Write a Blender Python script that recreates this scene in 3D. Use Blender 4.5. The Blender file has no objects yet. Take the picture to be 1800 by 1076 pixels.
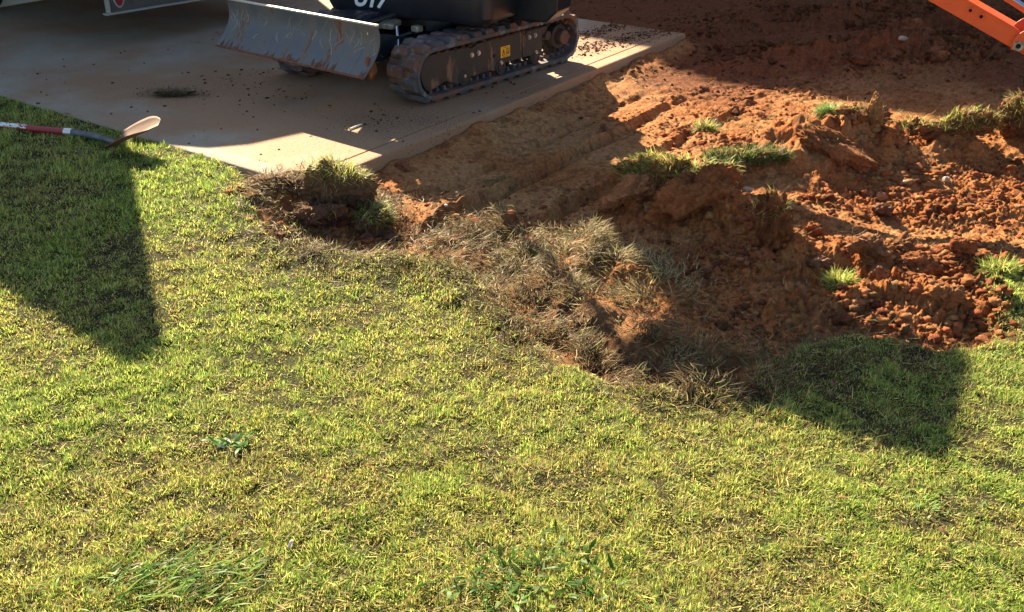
import bpy, bmesh, math, random
import numpy as np
from mathutils import Vector, Matrix, Euler
R=math.radians
rng=np.random.default_rng(7)
random.seed(7)
scene=bpy.context.scene
col=scene.collection
# ------------------------------------------------------------------ camera, sky, sun
F=1800.0; PIT=R(26.6); CH=1.57
cam=bpy.data.cameras.new('camera'); cam.sensor_width=36; cam.lens=36*F/1800.0
cam.clip_start=0.05; cam.clip_end=2000
co=bpy.data.objects.new('camera',cam); col.objects.link(co)
co.location=(0,0,CH); co.rotation_euler=(math.pi/2-PIT,0,0)
scene.camera=co
SUN_EL=R(32); SUN_AZ=R(-21.5)      # azimuth from +Y towards +X
w=bpy.data.worlds.new('World'); scene.world=w; w.use_nodes=True
nt=w.node_tree; nt.nodes.clear()
sk=nt.nodes.new('ShaderNodeTexSky'); sk.sky_type='NISHITA'; sk.sun_disc=False
sk.sun_elevation=SUN_EL; sk.sun_rotation=SUN_AZ; sk.air_density=1.0; sk.dust_density=1.2
bg=nt.nodes.new('ShaderNodeBackground'); bg.inputs[1].default_value=0.052
wo=nt.nodes.new('ShaderNodeOutputWorld')
nt.links.new(sk.outputs[0],bg.inputs[0]); nt.links.new(bg.outputs[0],wo.inputs[0])
sl=bpy.data.lights.new('sun','SUN'); sl.energy=5.0; sl.angle=R(0.55); sl.color=(1.0,0.85,0.62)
so=bpy.data.objects.new('sun',sl); col.objects.link(so)
sd=Vector((-math.sin(SUN_AZ)*math.cos(SUN_EL)*1.0,-math.cos(SUN_AZ)*math.cos(SUN_EL),-math.sin(SUN_EL)))
so.rotation_euler=sd.to_track_quat('-Z','Y').to_euler()
scene.view_settings.view_transform='Standard'; scene.view_settings.look='None'
scene.view_settings.exposure=2.15; scene.view_settings.gamma=1.0
# ------------------------------------------------------------------ helpers
cP,sP=math.cos(PIT),math.sin(PIT)
def U(px,py,z=0.0):                 # a place on the level z that the photograph shows at px,py
    a=(px-900)/F; b=-(py-538)/F
    d=(a,cP+b*sP,-sP+b*cP); t=(z-CH)/d[2]
    return (d[0]*t,d[1]*t)
def tag(o,label=None,cat=None,group=None,kind=None):
    if label:o['label']=label
    if cat:o['category']=cat
    if group:o['group']=group
    if kind:o['kind']=kind
    return o
def empty(name,loc,rz=0,label=None,cat=None,group=None):
    o=bpy.data.objects.new(name,None); col.objects.link(o); o.location=loc; o.rotation_euler=(0,0,rz)
    o.empty_display_size=.1
    return tag(o,label,cat,group)
class MB:
    def __init__(s): s.v=[]; s.f=[]
    def add(s,vs,fs,M=None):
        n=len(s.v)
        for p in vs:
            p=Vector(p)
            if M is not None:p=M@p
            s.v.append(tuple(p))
        s.f+= [tuple(i+n for i in f) for f in fs]
        return s
    def box(s,c,d,rot=(0,0,0),M=None):
        x,y,z=d[0]/2,d[1]/2,d[2]/2
        T=Matrix.Translation(c)@Euler(rot).to_matrix().to_4x4()
        if M is not None:T=M@T
        vs=[(a*x,b*y,e*z) for a in(-1,1) for b in(-1,1) for e in(-1,1)]
        return s.add(vs,[(0,1,3,2),(4,6,7,5),(0,4,5,1),(2,3,7,6),(0,2,6,4),(1,5,7,3)],T)
    def prism(s,pts,a0,a1,axis='y',M=None):
        n=len(pts)
        def P(p,a):
            return {'y':(p[0],a,p[1]),'z':(p[0],p[1],a),'x':(a,p[0],p[1])}[axis]
        vs=[P(p,a0) for p in pts]+[P(p,a1) for p in pts]
        fs=[tuple(range(n)),tuple(range(2*n-1,n-1,-1))]+[(i,i+n,(i+1)%n+n,(i+1)%n) for i in range(n)]
        return s.add(vs,fs,M)
    def cyl(s,p0,p1,r0,r1=None,seg=20,M=None,hollow=None):
        r1=r0 if r1 is None else r1
        p0=Vector(p0);p1=Vector(p1);d=(p1-p0).normalized()
        q=d.to_track_quat('Z','Y')
        vs=[]
        for p,r in((p0,r0),(p1,r1)):
            for i in range(seg):
                a=2*math.pi*i/seg; vs.append(p+q@Vector((r*math.cos(a),r*math.sin(a),0)))
        fs=[(i,(i+1)%seg,(i+1)%seg+seg,i+seg) for i in range(seg)]
        if hollow:
            for p in(p0,p1):
                for i in range(seg):
                    a=2*math.pi*i/seg; vs.append(p+q@Vector((hollow*math.cos(a),hollow*math.sin(a),0)))
            for i in range(seg):
                j=(i+1)%seg
                fs+=[(2*seg+j,2*seg+i,3*seg+i,3*seg+j),(i,2*seg+i,2*seg+j,j),(seg+j,3*seg+j,3*seg+i,seg+i)]
        else: fs+=[tuple(range(seg-1,-1,-1)),tuple(range(seg,2*seg))]
        return s.add(vs,fs,M)
    def tube(s,pts,r,seg=10,M=None):
        pts=[Vector(p) for p in pts]; vs=[];n=len(pts)
        rr=r if isinstance(r,(list,tuple)) else [r]*n
        up=Vector((0.13,0.21,1)).normalized()
        for i,p in enumerate(pts):
            t=(pts[min(i+1,n-1)]-pts[max(i-1,0)]).normalized()
            a=t.cross(up).normalized(); b=t.cross(a).normalized()
            for k in range(seg):
                an=2*math.pi*k/seg; vs.append(p+(a*math.cos(an)+b*math.sin(an))*rr[i])
        fs=[]
        for i in range(n-1):
            for k in range(seg):
                fs.append((i*seg+k,i*seg+(k+1)%seg,(i+1)*seg+(k+1)%seg,(i+1)*seg+k))
        fs+=[tuple(range(seg-1,-1,-1)),tuple(range((n-1)*seg,n*seg))]
        return s.add(vs,fs,M)
    def build(s,name,mat,parent=None,bevel=0,smooth=True,seg=2):
        me=bpy.data.meshes.new(name); me.from_pydata(s.v,[],s.f); me.validate()
        bm=bmesh.new(); bm.from_mesh(me); bmesh.ops.recalc_face_normals(bm,faces=bm.faces); bm.to_mesh(me); bm.free()
        me.materials.append(mat)
        if smooth:
            me.polygons.foreach_set('use_smooth',[True]*len(me.polygons)); me.set_sharp_from_angle(angle=R(32))
        o=bpy.data.objects.new(name,me); col.objects.link(o)
        if parent is not None:o.parent=parent
        if bevel:
            b=o.modifiers.new('b','BEVEL'); b.width=bevel; b.segments=seg; b.limit_method='ANGLE'; b.angle_limit=R(35)
        return o
def np_mesh(name,V,faces_flat,sizes,mat,colr=None,smooth=False,parent=None,attrs=None):
    me=bpy.data.meshes.new(name)
    me.vertices.add(len(V)); me.vertices.foreach_set('co',np.asarray(V,np.float32).ravel())
    me.loops.add(len(faces_flat)); me.loops.foreach_set('vertex_index',np.asarray(faces_flat,np.int32))
    me.polygons.add(len(sizes)); st=np.concatenate([[0],np.cumsum(sizes)[:-1]]).astype(np.int32)
    me.polygons.foreach_set('loop_start',st)
    me.update(calc_edges=True)
    if smooth: me.polygons.foreach_set('use_smooth',np.ones(len(sizes),bool))
    if colr is not None:
        a=me.color_attributes.new('col','FLOAT_COLOR','POINT')
        c=np.ones((len(V),4),np.float32); c[:,:3]=colr; a.data.foreach_set('color',c.ravel())
    for k,v in (attrs or {}).items():
        a=me.attributes.new(k,'FLOAT','POINT'); a.data.foreach_set('value',np.asarray(v,np.float32))
    me.materials.append(mat)
    o=bpy.data.objects.new(name,me); col.objects.link(o)
    if parent is not None:o.parent=parent
    return o
# ---- numpy noise
_T=rng.random((256,256)).astype(np.float32)
_JX=rng.random((256,256)).astype(np.float32);_JY=rng.random((256,256)).astype(np.float32);_JR=rng.random((256,256)).astype(np.float32)
def vn(x,y,s=0):
    x=x+17.3*s; y=y-9.7*s
    xi=np.floor(x).astype(int); yi=np.floor(y).astype(int); fx=x-xi; fy=y-yi
    fx=fx*fx*(3-2*fx); fy=fy*fy*(3-2*fy)
    a=_T[xi&255,yi&255];b=_T[(xi+1)&255,yi&255];c=_T[xi&255,(yi+1)&255];d=_T[(xi+1)&255,(yi+1)&255]
    return (a*(1-fx)+b*fx)*(1-fy)+(c*(1-fx)+d*fx)*fy-.5
def fbm(x,y,sc,o=4,s=0,g=.5):
    r=0;a=1.0;f=1/sc
    for i in range(o):
        r=r+a*vn(x*f*(.9+.03*i)+y*f*.35,y*f*(.9)-x*f*.35,s+i*3); a*=g; f*=2.03
    return r
def clods(x,y,cell,s=0,fill=.8):
    """heights of lumps lying in a jittered grid, in units of cell"""
    u=x/cell+31.7*s; v=y/cell-11.1*s
    wx=vn(u*1.7,v*1.7,s+1)*.5; wy=vn(u*1.7,v*1.7,s+5)*.5
    u=u+wx; v=v+wy
    ui=np.floor(u).astype(int); vi=np.floor(v).astype(int)
    h=np.zeros_like(x)
    for dx in(-1,0,1):
        for dy in(-1,0,1):
            a=(ui+dx)&255;b=(vi+dy)&255
            cx=ui+dx+_JX[a,b];cy=vi+dy+_JY[a,b];rr=.25+.45*_JR[a,b]
            ang=_JX[b,a]*6.28
            ex=(u-cx)*np.cos(ang)+(v-cy)*np.sin(ang); ey=(-(u-cx)*np.sin(ang)+(v-cy)*np.cos(ang))*1.35
            d=np.maximum(np.sqrt(ex*ex+ey*ey)*.75,np.maximum(abs(ex),abs(ey)))
            tx=(_JR[b,a]-.5)*1.3; ty=(_JX[a,b]-.5)*1.3
            q=np.clip(np.minimum(1.9*(1-d/rr),.55+(ex*tx+ey*ty)/rr),0,1.2)*rr*np.where(_JY[b,a]<fill,1,0)
            h=np.maximum(h,q*(.5+.6*_JR[b,a]))
    return h
def sstep(a,b,x):
    t=np.clip((x-a)/(b-a),0,1); return t*t*(3-2*t)
def polydist(x,y,P):
    """signed distance, positive inside"""
    P=np.array(P); n=len(P); d=np.full(x.shape,1e9); ins=np.zeros(x.shape,bool)
    for i in range(n):
        a=P[i];b=P[(i+1)%n]; e=b-a; L=(e**2).sum()
        t=np.clip(((x-a[0])*e[0]+(y-a[1])*e[1])/L,0,1)
        d=np.minimum(d,(x-a[0]-t*e[0])**2+(y-a[1]-t*e[1])**2)
        c=((a[1]>y)!=(b[1]>y)); 
        with np.errstate(divide='ignore',invalid='ignore'):
            xx=(b[0]-a[0])*(y-a[1])/(b[1]-a[1]+1e-12)+a[0]
        ins^= c&(x<xx)
    d=np.sqrt(d); return np.where(ins,d,-d)
def linedist(x,y,P):
    d=np.full(x.shape,1e9)
    for a,b in zip(P[:-1],P[1:]):
        a=np.array(a);b=np.array(b);e=b-a;L=(e**2).sum()
        t=np.clip(((x-a[0])*e[0]+(y-a[1])*e[1])/L,0,1)
        d=np.minimum(d,(x-a[0]-t*e[0])**2+(y-a[1]-t*e[1])**2)
    return np.sqrt(d)
# ------------------------------------------------------------------ materials
def newmat(name,base=(.5,.5,.5),rough=.7,metal=0,spec=.5):
    m=bpy.data.materials.new(name); m.use_nodes=True
    b=m.node_tree.nodes['Principled BSDF']
    b.inputs['Base Color'].default_value=(*base,1); b.inputs['Roughness'].default_value=rough
    b.inputs['Metallic'].default_value=metal; b.inputs['Specular IOR Level'].default_value=spec
    return m
def nd(m,t,**k):
    n=m.node_tree.nodes.new(t)
    for a,b in k.items(): setattr(n,a,b)
    return n
def mixmat(name,c1,c2,scale=8,lo=.45,hi=.6,rough=(.6,.9),metal=0,bump=0,bscale=60,c3=None,scale3=30,lo3=.55,hi3=.62,stretch=(1,1,1)):
    m=newmat(name,c1,rough[0],metal); t=m.node_tree; L=t.links; b=t.nodes['Principled BSDF']
    tc=nd(m,'ShaderNodeTexCoord'); mp=nd(m,'ShaderNodeMapping'); mp.inputs['Scale'].default_value=stretch
    L.new(tc.outputs['Object'],mp.inputs['Vector'])
    n=nd(m,'ShaderNodeTexNoise'); n.inputs['Scale'].default_value=scale; n.inputs['Detail'].default_value=7; n.inputs['Roughness'].default_value=.62
    L.new(mp.outputs[0],n.inputs['Vector'])
    r=nd(m,'ShaderNodeMapRange'); r.inputs[1].default_value=lo; r.inputs[2].default_value=hi
    L.new(n.outputs['Fac'],r.inputs[0])
    mx=nd(m,'ShaderNodeMix',data_type='RGBA'); mx.inputs[6].default_value=(*c1,1); mx.inputs[7].default_value=(*c2,1)
    L.new(r.outputs[0],mx.inputs[0]); out=mx.outputs[2]
    rr=nd(m,'ShaderNodeMapRange'); rr.inputs[3].default_value=rough[0]; rr.inputs[4].default_value=rough[1]
    L.new(r.outputs[0],rr.inputs[0]); L.new(rr.outputs[0],b.inputs['Roughness'])
    if c3:
        n3=nd(m,'ShaderNodeTexNoise'); n3.inputs['Scale'].default_value=scale3; n3.inputs['Detail'].default_value=6; n3.inputs['Roughness'].default_value=.7
        L.new(mp.outputs[0],n3.inputs['Vector'])
        r3=nd(m,'ShaderNodeMapRange'); r3.inputs[1].default_value=lo3; r3.inputs[2].default_value=hi3; L.new(n3.outputs['Fac'],r3.inputs[0])
        m3=nd(m,'ShaderNodeMix',data_type='RGBA'); m3.inputs[7].default_value=(*c3,1); L.new(out,m3.inputs[6]); L.new(r3.outputs[0],m3.inputs[0]); out=m3.outputs[2]
    L.new(out,b.inputs['Base Color'])
    if bump:
        nb=nd(m,'ShaderNodeTexNoise'); nb.inputs['Scale'].default_value=bscale; nb.inputs['Detail'].default_value=6; nb.inputs['Roughness'].default_value=.7
        L.new(tc.outputs['Object'],nb.inputs['Vector'])
        bp=nd(m,'ShaderNodeBump'); bp.inputs['Distance'].default_value=bump; bp.inputs['Strength'].default_value=1
        L.new(nb.outputs['Fac'],bp.inputs['Height']); L.new(bp.outputs[0],b.inputs['Normal'])
    return m
def soilmat(name):
    m=newmat(name,(.3,.15,.07),.95,0,.15); t=m.node_tree; L=t.links; b=t.nodes['Principled BSDF']
    at=nd(m,'ShaderNodeAttribute',attribute_name='col')
    tc=nd(m,'ShaderNodeTexCoord')
    n=nd(m,'ShaderNodeTexNoise'); n.inputs['Scale'].default_value=60; n.inputs['Detail'].default_value=8; n.inputs['Roughness'].default_value=.7
    L.new(tc.outputs['Object'],n.inputs['Vector'])
    r=nd(m,'ShaderNodeMapRange'); r.inputs[1].default_value=.3;r.inputs[2].default_value=.7;r.inputs[3].default_value=.5;r.inputs[4].default_value=1.45
    L.new(n.outputs['Fac'],r.inputs[0])
    mx=nd(m,'ShaderNodeMix',data_type='RGBA',blend_type='MULTIPLY'); mx.inputs[0].default_value=1
    L.new(at.outputs['Color'],mx.inputs[6]); L.new(r.outputs[0],mx.inputs[7]); L.new(mx.outputs[2],b.inputs['Base Color'])
    n2=nd(m,'ShaderNodeTexNoise'); n2.inputs['Scale'].default_value=140; n2.inputs['Detail'].default_value=8; n2.inputs['Roughness'].default_value=.75
    L.new(tc.outputs['Object'],n2.inputs['Vector'])
    bp=nd(m,'ShaderNodeBump'); bp.inputs['Distance'].default_value=.022
    L.new(n2.outputs['Fac'],bp.inputs['Height']); L.new(bp.outputs[0],b.inputs['Normal'])
    return m
def leafmat(name,trans=.45,gloss=.25):
    m=bpy.data.materials.new(name); m.use_nodes=True; t=m.node_tree; L=t.links; t.nodes.clear()
    o=nd(m,'ShaderNodeOutputMaterial'); at=nd(m,'ShaderNodeAttribute',attribute_name='col')
    b=nd(m,'ShaderNodeBsdfPrincipled'); b.inputs['Roughness'].default_value=.45; b.inputs['Specular IOR Level'].default_value=gloss
    tr=nd(m,'ShaderNodeBsdfTranslucent'); hs=nd(m,'ShaderNodeHueSaturation'); hs.inputs['Saturation'].default_value=1.0; hs.inputs['Value'].default_value=1.2
    L.new(at.outputs['Color'],b.inputs['Base Color']); L.new(at.outputs['Color'],hs.inputs['Color']); L.new(hs.outputs[0],tr.inputs['Color'])
    mx=nd(m,'ShaderNodeMixShader'); mx.inputs[0].default_value=trans
    L.new(b.outputs[0],mx.inputs[1]); L.new(tr.outputs[0],mx.inputs[2]); L.new(mx.outputs[0],o.inputs[0])
    return m
M={}
M['soil']=soilmat('soil'); M['grass']=leafmat('grass_blade',.45,.12); M['straw']=leafmat('straw',.3,.04)
M['concrete']=None
M['rubber']=mixmat('muddy_rubber',(.07,.068,.068),(.15,.075,.05),9,.47,.56,(.75,.95),0,.004,90,(.20,.19,.19),14,.54,.64)
M['rubber_side']=mixmat('dusty_rubber',(.05,.038,.03),(.13,.07,.04),12,.42,.6,(.8,.95),0,.003,80)
M['frame']=mixmat('black_paint_mud',(.022,.020,.018),(.055,.038,.025),5,.4,.62,(.4,.85),0,.001,120,(.22,.11,.05),9,.55,.66,(1,1,.4))
M['navy']=mixmat('dark_paint',(.007,.011,.018),(.012,.014,.02),3,.4,.7,(.32,.5))
M['blade']=mixmat('worn_steel',(.11,.115,.12),(.17,.15,.125),7,.42,.62,(.5,.8),.15,.0015,90,(.16,.065,.035),7,.56,.64,(1,1.6,.5))
M['rust']=mixmat('rusty_mud',(.20,.07,.03),(.12,.05,.03),40,.4,.6,(.8,.95),0,.003,150)
M['edge']=newmat('bright_edge',(.75,.72,.66),.35,.6)
M['orange']=mixmat('orange_paint',(.80,.115,.02),(.72,.10,.02),6,.4,.6,(.35,.5),0,.0004,200,(.35,.10,.04),25,.68,.75)
M['orange_dark']=newmat('red_orange_paint',(.62,.04,.015),.4)
M['chrome']=newmat('steel_rod',(.6,.6,.6),.2,1)
M['bushing']=mixmat('greased_bushing',(.42,.40,.33),(.2,.17,.1),30,.4,.6,(.4,.6),.5)
M['black']=newmat('hole_black',(.004,.004,.004),.9)
M['glass']=newmat('tinted_glass',(.01,.012,.014),.08)
M['white']=newmat('white_decal',(.8,.8,.78),.5)
M['yellow']=newmat('yellow_decal',(.85,.42,.02),.5)
M['bolt']=newmat('zinc_bolt',(.55,.53,.5),.35,.8)
M['brass']=mixmat('dull_lens',(.25,.2,.11),(.12,.09,.05),20,.4,.6,(.4,.7),.3)
M['hose']=newmat('hose_rubber',(.012,.012,.012),.5)
M['trailer']=mixmat('weathered_galvanised',(.055,.055,.052),(.10,.09,.075),10,.4,.6,(.5,.8),.2,.001,80,(.20,.09,.05),16,.58,.66)
M['red_lens']=newmat('red_lens',(.25,.02,.03),.25)
M['pale_metal']=newmat('chipped_white_paint',(.30,.29,.25),.6)
M['scrape']=newmat('scraped_paint',(.27,.245,.19),.6)
M['tyre']=newmat('tyre',(.02,.02,.02),.85)
M['brick']=mixmat('brick',(.28,.10,.06),(.2,.08,.05),12,.4,.6,(.85,.95))
M['roof']=mixmat('shingle',(.06,.06,.06),(.1,.09,.08),20,.4,.6,(.9,.95))
M['hglass']=newmat('window_glass',(.03,.04,.05),.05)
M['fiberglass']=mixmat('red_fiberglass',(.30,.012,.018),(.22,.02,.02),20,.4,.65,(.28,.5))
M['spade']=mixmat('rusty_spade_steel',(.17,.09,.05),(.12,.055,.03),9,.4,.6,(.7,.85),.1,.001,70,(.10,.06,.05),12,.58,.66,(.4,1.6,1))
M['spade_grey']=mixmat('grey_socket_steel',(.10,.105,.115),(.06,.06,.065),15,.4,.6,(.45,.6),.3)
M['aluminium']=newmat('crimped_aluminium',(.62,.62,.58),.35,.8)
M['label']=newmat('worn_white_label',(.75,.73,.7),.6)
M['stone']=mixmat('pale_stone',(.38,.32,.25),(.28,.2,.13),14,.4,.6,(.8,.9),0,.004,60)
M['pebble']=newmat('white_pebble',(.46,.42,.36),.8)
M['sun_streak']=newmat('sliver_pale',(.75,.66,.5),.7)
M['leaf']=leafmat('fallen_leaf',.3,.2)
# ------------------------------------------------------------------ slab
C0=np.array((-.92,4.33)); eR=np.array((.558,.83)); eL=np.array((-.798,.602)); nL=np.array((.602,.798))
def slabmat():
    m=newmat('concrete',(.4,.36,.3),.85,0,.3); t=m.node_tree; L=t.links; b=t.nodes['Principled BSDF']
    at=nd(m,'ShaderNodeAttribute',attribute_name='dirt'); tc=nd(m,'ShaderNodeTexCoord')
    mp=nd(m,'ShaderNodeMapping'); mp.inputs['Rotation'].default_value=(0,0,R(-56)); mp.inputs['Scale'].default_value=(1,6,1)
    L.new(tc.outputs['Object'],mp.inputs[0])
    n=nd(m,'ShaderNodeTexNoise'); n.inputs['Scale'].default_value=30; n.inputs['Detail'].default_value=8;n.inputs['Roughness'].default_value=.7; L.new(mp.outputs[0],n.inputs['Vector'])
    n2=nd(m,'ShaderNodeTexNoise'); n2.inputs['Scale'].default_value=3.0; n2.inputs['Detail'].default_value=8; n2.inputs['Roughness'].default_value=.65; L.new(tc.outputs['Object'],n2.inputs['Vector'])
    m1=nd(m,'ShaderNodeMix',data_type='RGBA'); m1.inputs[6].default_value=(.41,.345,.255,1); m1.inputs[7].default_value=(.29,.24,.17,1)
    r1=nd(m,'ShaderNodeMapRange'); r1.inputs[1].default_value=.35; r1.inputs[2].default_value=.65; L.new(n.outputs['Fac'],r1.inputs[0]); L.new(r1.outputs[0],m1.inputs[0])
    ad=nd(m,'ShaderNodeMath',operation='ADD'); L.new(n2.outputs['Fac'],ad.inputs[0]); L.new(at.outputs['Fac'],ad.inputs[1])
    r2=nd(m,'ShaderNodeMapRange'); r2.inputs[1].default_value=.30; r2.inputs[2].default_value=.92; L.new(ad.outputs[0],r2.inputs[0])
    m2=nd(m,'ShaderNodeMix',data_type='RGBA'); m2.inputs[7].default_value=(.33,.195,.105,1); L.new(m1.outputs[2],m2.inputs[6]); L.new(r2.outputs[0],m2.inputs[0])
    n3=nd(m,'ShaderNodeTexNoise'); n3.inputs['Scale'].default_value=90; n3.inputs['Detail'].default_value=4; L.new(tc.outputs['Object'],n3.inputs['Vector'])
    ad2=nd(m,'ShaderNodeMath',operation='MULTIPLY_ADD'); ad2.inputs[1].default_value=.16; L.new(at.outputs['Fac'],ad2.inputs[0]); L.new(n3.outputs['Fac'],ad2.inputs[2])
    r3=nd(m,'ShaderNodeMapRange'); r3.inputs[1].default_value=.72; r3.inputs[2].default_value=.80; L.new(ad2.outputs[0],r3.inputs[0])
    m3=nd(m,'ShaderNodeMix',data_type='RGBA'); m3.inputs[7].default_value=(.11,.06,.04,1); L.new(m2.outputs[2],m3.inputs[6]); L.new(r3.outputs[0],m3.inputs[0])
    L.new(m3.outputs[2],b.inputs['Base Color'])
    nb=nd(m,'ShaderNodeTexNoise'); nb.inputs['Scale'].default_value=160; nb.inputs['Detail'].default_value=5; L.new(tc.outputs['Object'],nb.inputs['Vector'])
    bp=nd(m,'ShaderNodeBump'); bp.inputs['Distance'].default_value=.004; mb_=nd(m,'ShaderNodeMath',operation='ADD'); L.new(nb.outputs['Fac'],mb_.inputs[0]); L.new(n.outputs['Fac'],mb_.inputs[1]); L.new(mb_.outputs[0],bp.inputs['Height']); L.new(bp.outputs[0],b.inputs['Normal'])
    return m
M['concrete']=slabmat()
# dirt density on the slab in plain ground coordinates
def slab_dirt(x,y):
    d=np.zeros_like(x)
    def g(px,py,r,a):
        nonlocal d
        c=U(px,py); d=d+a*np.exp(-((x-c[0])**2+(y-c[1])**2)/(r*r))
    g(430,140,.42,.75); g(310,170,.16,.6); g(560,190,.5,.35); g(700,225,.4,.45); g(850,175,.4,.4)
    g(640,130,.3,.5); g(760,215,.15,.5); g(520,250,.2,.4); g(200,150,.4,.25); g(560,215,.2,.35); g(1080,75,.28,.8); g(1140,55,.25,.8); g(1030,80,.3,.5)
    c=np.array(C0); b=(x-c[0])*(-eR[1])+(y-c[1])*eR[0]    # distance inside from the right edge
    a=(x-c[0])*nL[0]+(y-c[1])*nL[1]
    d=d+.35*np.exp(-((b-.45)/.35)**2)+.25*np.exp(-np.abs(b)/.1)
    d=np.where(a<.11,d*.4-.12,d)
    return d
def make_slab():
    LA,LB=3.93,7.0; T=.13
    def coords(Lmax):
        a=[0,.002,.006,.014,.03,.06,.100,.1045,.1065,.1085,.113]
        while a[-1]<3.6: a.append(a[-1]+.025)
        while a[-1]<Lmax-.02: a.append(a[-1]+.1)
        a[-1]=Lmax; return np.array(a)
    A=coords(LA);B=coords(LB)
    # round also the far end of the right edge (its corner shows)
    A=np.concatenate([A[:-1],[LA-.03,LA-.014,LA-.006,LA-.002,LA]])
    A=np.sort(A)
    ga,gb=np.meshgrid(A,B,indexing='ij')
    P=C0[None,None]+ga[...,None]*eR+gb[...,None]*eL
    z=np.zeros_like(ga)
    def rnd(t): return -.014*(1-np.sqrt(np.clip(1-((.014-np.clip(t,0,.014))/.014)**2,0,1)))
    z+=rnd(ga)+rnd(gb)+rnd(LA-ga)
    def gro(t): return np.where(np.abs(t-.1065)<.0022,-.009,0)
    z+=gro(gb)
    z+=np.where((np.abs(ga-2.86)<.0)&(gb>.1),-.01,0)
    na,nb=ga.shape
    V=np.stack([P[...,0],P[...,1],z],-1).reshape(-1,3)
    idx=np.arange(na*nb).reshape(na,nb)
    F=np.stack([idx[:-1,:-1],idx[1:,:-1],idx[1:,1:],idx[:-1,1:]],-1).reshape(-1,4)
    per=np.concatenate([idx[:,0],idx[-1,1:],idx[-2::-1,-1],idx[0,-2:0:-1]])
    low=V[per].copy(); low[:,2]=-T-.05; n0=len(V); V=np.concatenate([V,low])
    k=len(per); i=np.arange(k); j=(i+1)%k
    F2=np.stack([per[j],per[i],n0+i,n0+j],-1)
    F=np.concatenate([F,F2])
    dd=slab_dirt(V[:,0],V[:,1]); dd[n0:]=.75
    dd[:n0]+= .6*fbm(V[:n0,0],V[:n0,1],.45,5,3,.6)
    o=np_mesh('concrete_slab',V,F[:,::1].ravel(),np.full(len(F),4),M['concrete'],attrs={'dirt':dd})
    bm=bmesh.new(); bm.from_mesh(o.data); bmesh.ops.recalc_face_normals(bm,faces=bm.faces); bm.to_mesh(o.data); bm.free()
    o.data.polygons.foreach_set('use_smooth',np.ones(len(o.data.polygons),bool)); o.data.set_sharp_from_angle(angle=R(50))
    tag(o,kind='structure')
make_slab()
# ------------------------------------------------------------------ terrain
LZ=-.06
lawn_px=[(-60,126),(60,150),(140,172),(260,212),(370,245),(428,268),(430,335),(440,385),(505,430),(620,452),(760,462),(850,500),(905,560),(960,610),(1060,650),(1170,690),(1290,702),(1330,660),(1400,605),(1470,585),(1560,592),(1650,608),(1725,590),(1735,545),(1705,505),(1760,480),(1830,465),(2300,430)]
LAWN=[U(*p,LZ) for p in lawn_px]+[(9,4),(9,-25),(-25,-25),(-25,14)]
thatch_px=[(800,380),(860,420),(930,470),(985,540),(1060,600),(1150,640),(1270,690)]
THATCH=[U(*p,LZ) for p in thatch_px]
thatch2=[U(*p,LZ) for p in [(1010,430),(1120,500),(1200,590),(1330,640),(1450,600),(1600,600)]]
THATCH3=[U(*p,LZ) for p in [(470,440),(600,462),(720,470),(810,470),(880,540),(950,600)]]
DZ=-.12
MOUNDS=[ # px,py (foot), rx, ry, rot, height
 (520,385,.26,.15,0,.05),(610,375,.2,.12,0,.05),
 (1205,385,.26,.15,.2,.24),(1280,420,.17,.11,0,.22),(1165,310,.2,.10,0,.12),(1345,430,.1,.1,0,.16),
 (1320,290,.45,.12,-.2,.13),(1450,280,.42,.14,-.3,.21),(1540,265,.25,.12,0,.10),(1330,265,.35,.1,-.4,.06),
 (1660,275,.42,.13,0,.14),(1800,265,.25,.15,0,.12),
 (1370,470,.13,.12,0,.12),(1470,470,.30,.13,0,.07),(1600,475,.38,.13,-.1,.15),(1520,540,.45,.12,0,.10),(1680,560,.25,.12,0,.06),
 (1530,120,.7,.22,0,.22),(1640,95,.6,.3,0,.2),(1400,122,.5,.16,0,.08),(1570,38,.6,.2,0,.18),(1460,40,.4,.16,0,.12),
 (880,405,.18,.09,-.4,.09),(1010,455,.24,.12,-.3,.15),(1090,500,.25,.12,-.5,.12),(950,530,.2,.12,-.5,.08),(1050,590,.2,.1,-.5,.07),(1180,600,.25,.1,-.4,.06),
]
MW=[(*U(a,b,DZ),c,d,e,h) for a,b,c,d,e,h in MOUNDS]
PITS=[(1640,385,.55,.18,-.1,-.07),(1420,440,.16,.09,0,-.05),(700,400,.35,.14,-.1,-.03),(1550,340,.4,.15,-.2,-.04)]
PW=[(*U(a,b,DZ),c,d,e,h) for a,b,c,d,e,h in PITS]
ROUGH=[ # px,py,radius x,y, amplitude
 (1190,380,.35,.3,1.0),(1330,400,.45,.3,1),(1550,480,.75,.28,1.0),(1650,560,.5,.22,1.0),(1420,560,.35,.2,.8),(1640,330,.9,.35,.8),(1450,270,.6,.25,1),(1300,240,.4,.2,.6),
 (1700,240,.5,.2,.9),(1530,100,1.1,.5,1.1),(1560,40,1.3,.5,1.),(560,360,.42,.25,.9),(470,345,.2,.2,.9),(620,425,.4,.12,.5),(1060,135,.3,.2,.4),(1250,190,.8,.3,.32),(1350,170,.6,.3,.3),(1130,220,.3,.3,.22),(900,400,.35,.12,.4),
 (800,440,.5,.15,.3),(870,205,.35,.09,.5),(1000,140,.18,.1,.7),(1100,95,.25,.1,.7),(760,250,.2,.08,.6),(1215,70,.3,.2,.7),(980,150,.3,.08,.5),(720,290,.2,.15,.4),(1600,410,.9,.2,.3)]
RW=[(*U(a,b,DZ),c,d,e) for a,b,c,d,e in ROUGH]
def gauss(x,y,c,d,a,b,rot):
    u=(x-c)*math.cos(rot)+(y-d)*math.sin(rot); v=-(x-c)*math.sin(rot)+(y-d)*math.cos(rot)
    return np.exp(-((u/a)**2+(v/b)**2))
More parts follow.
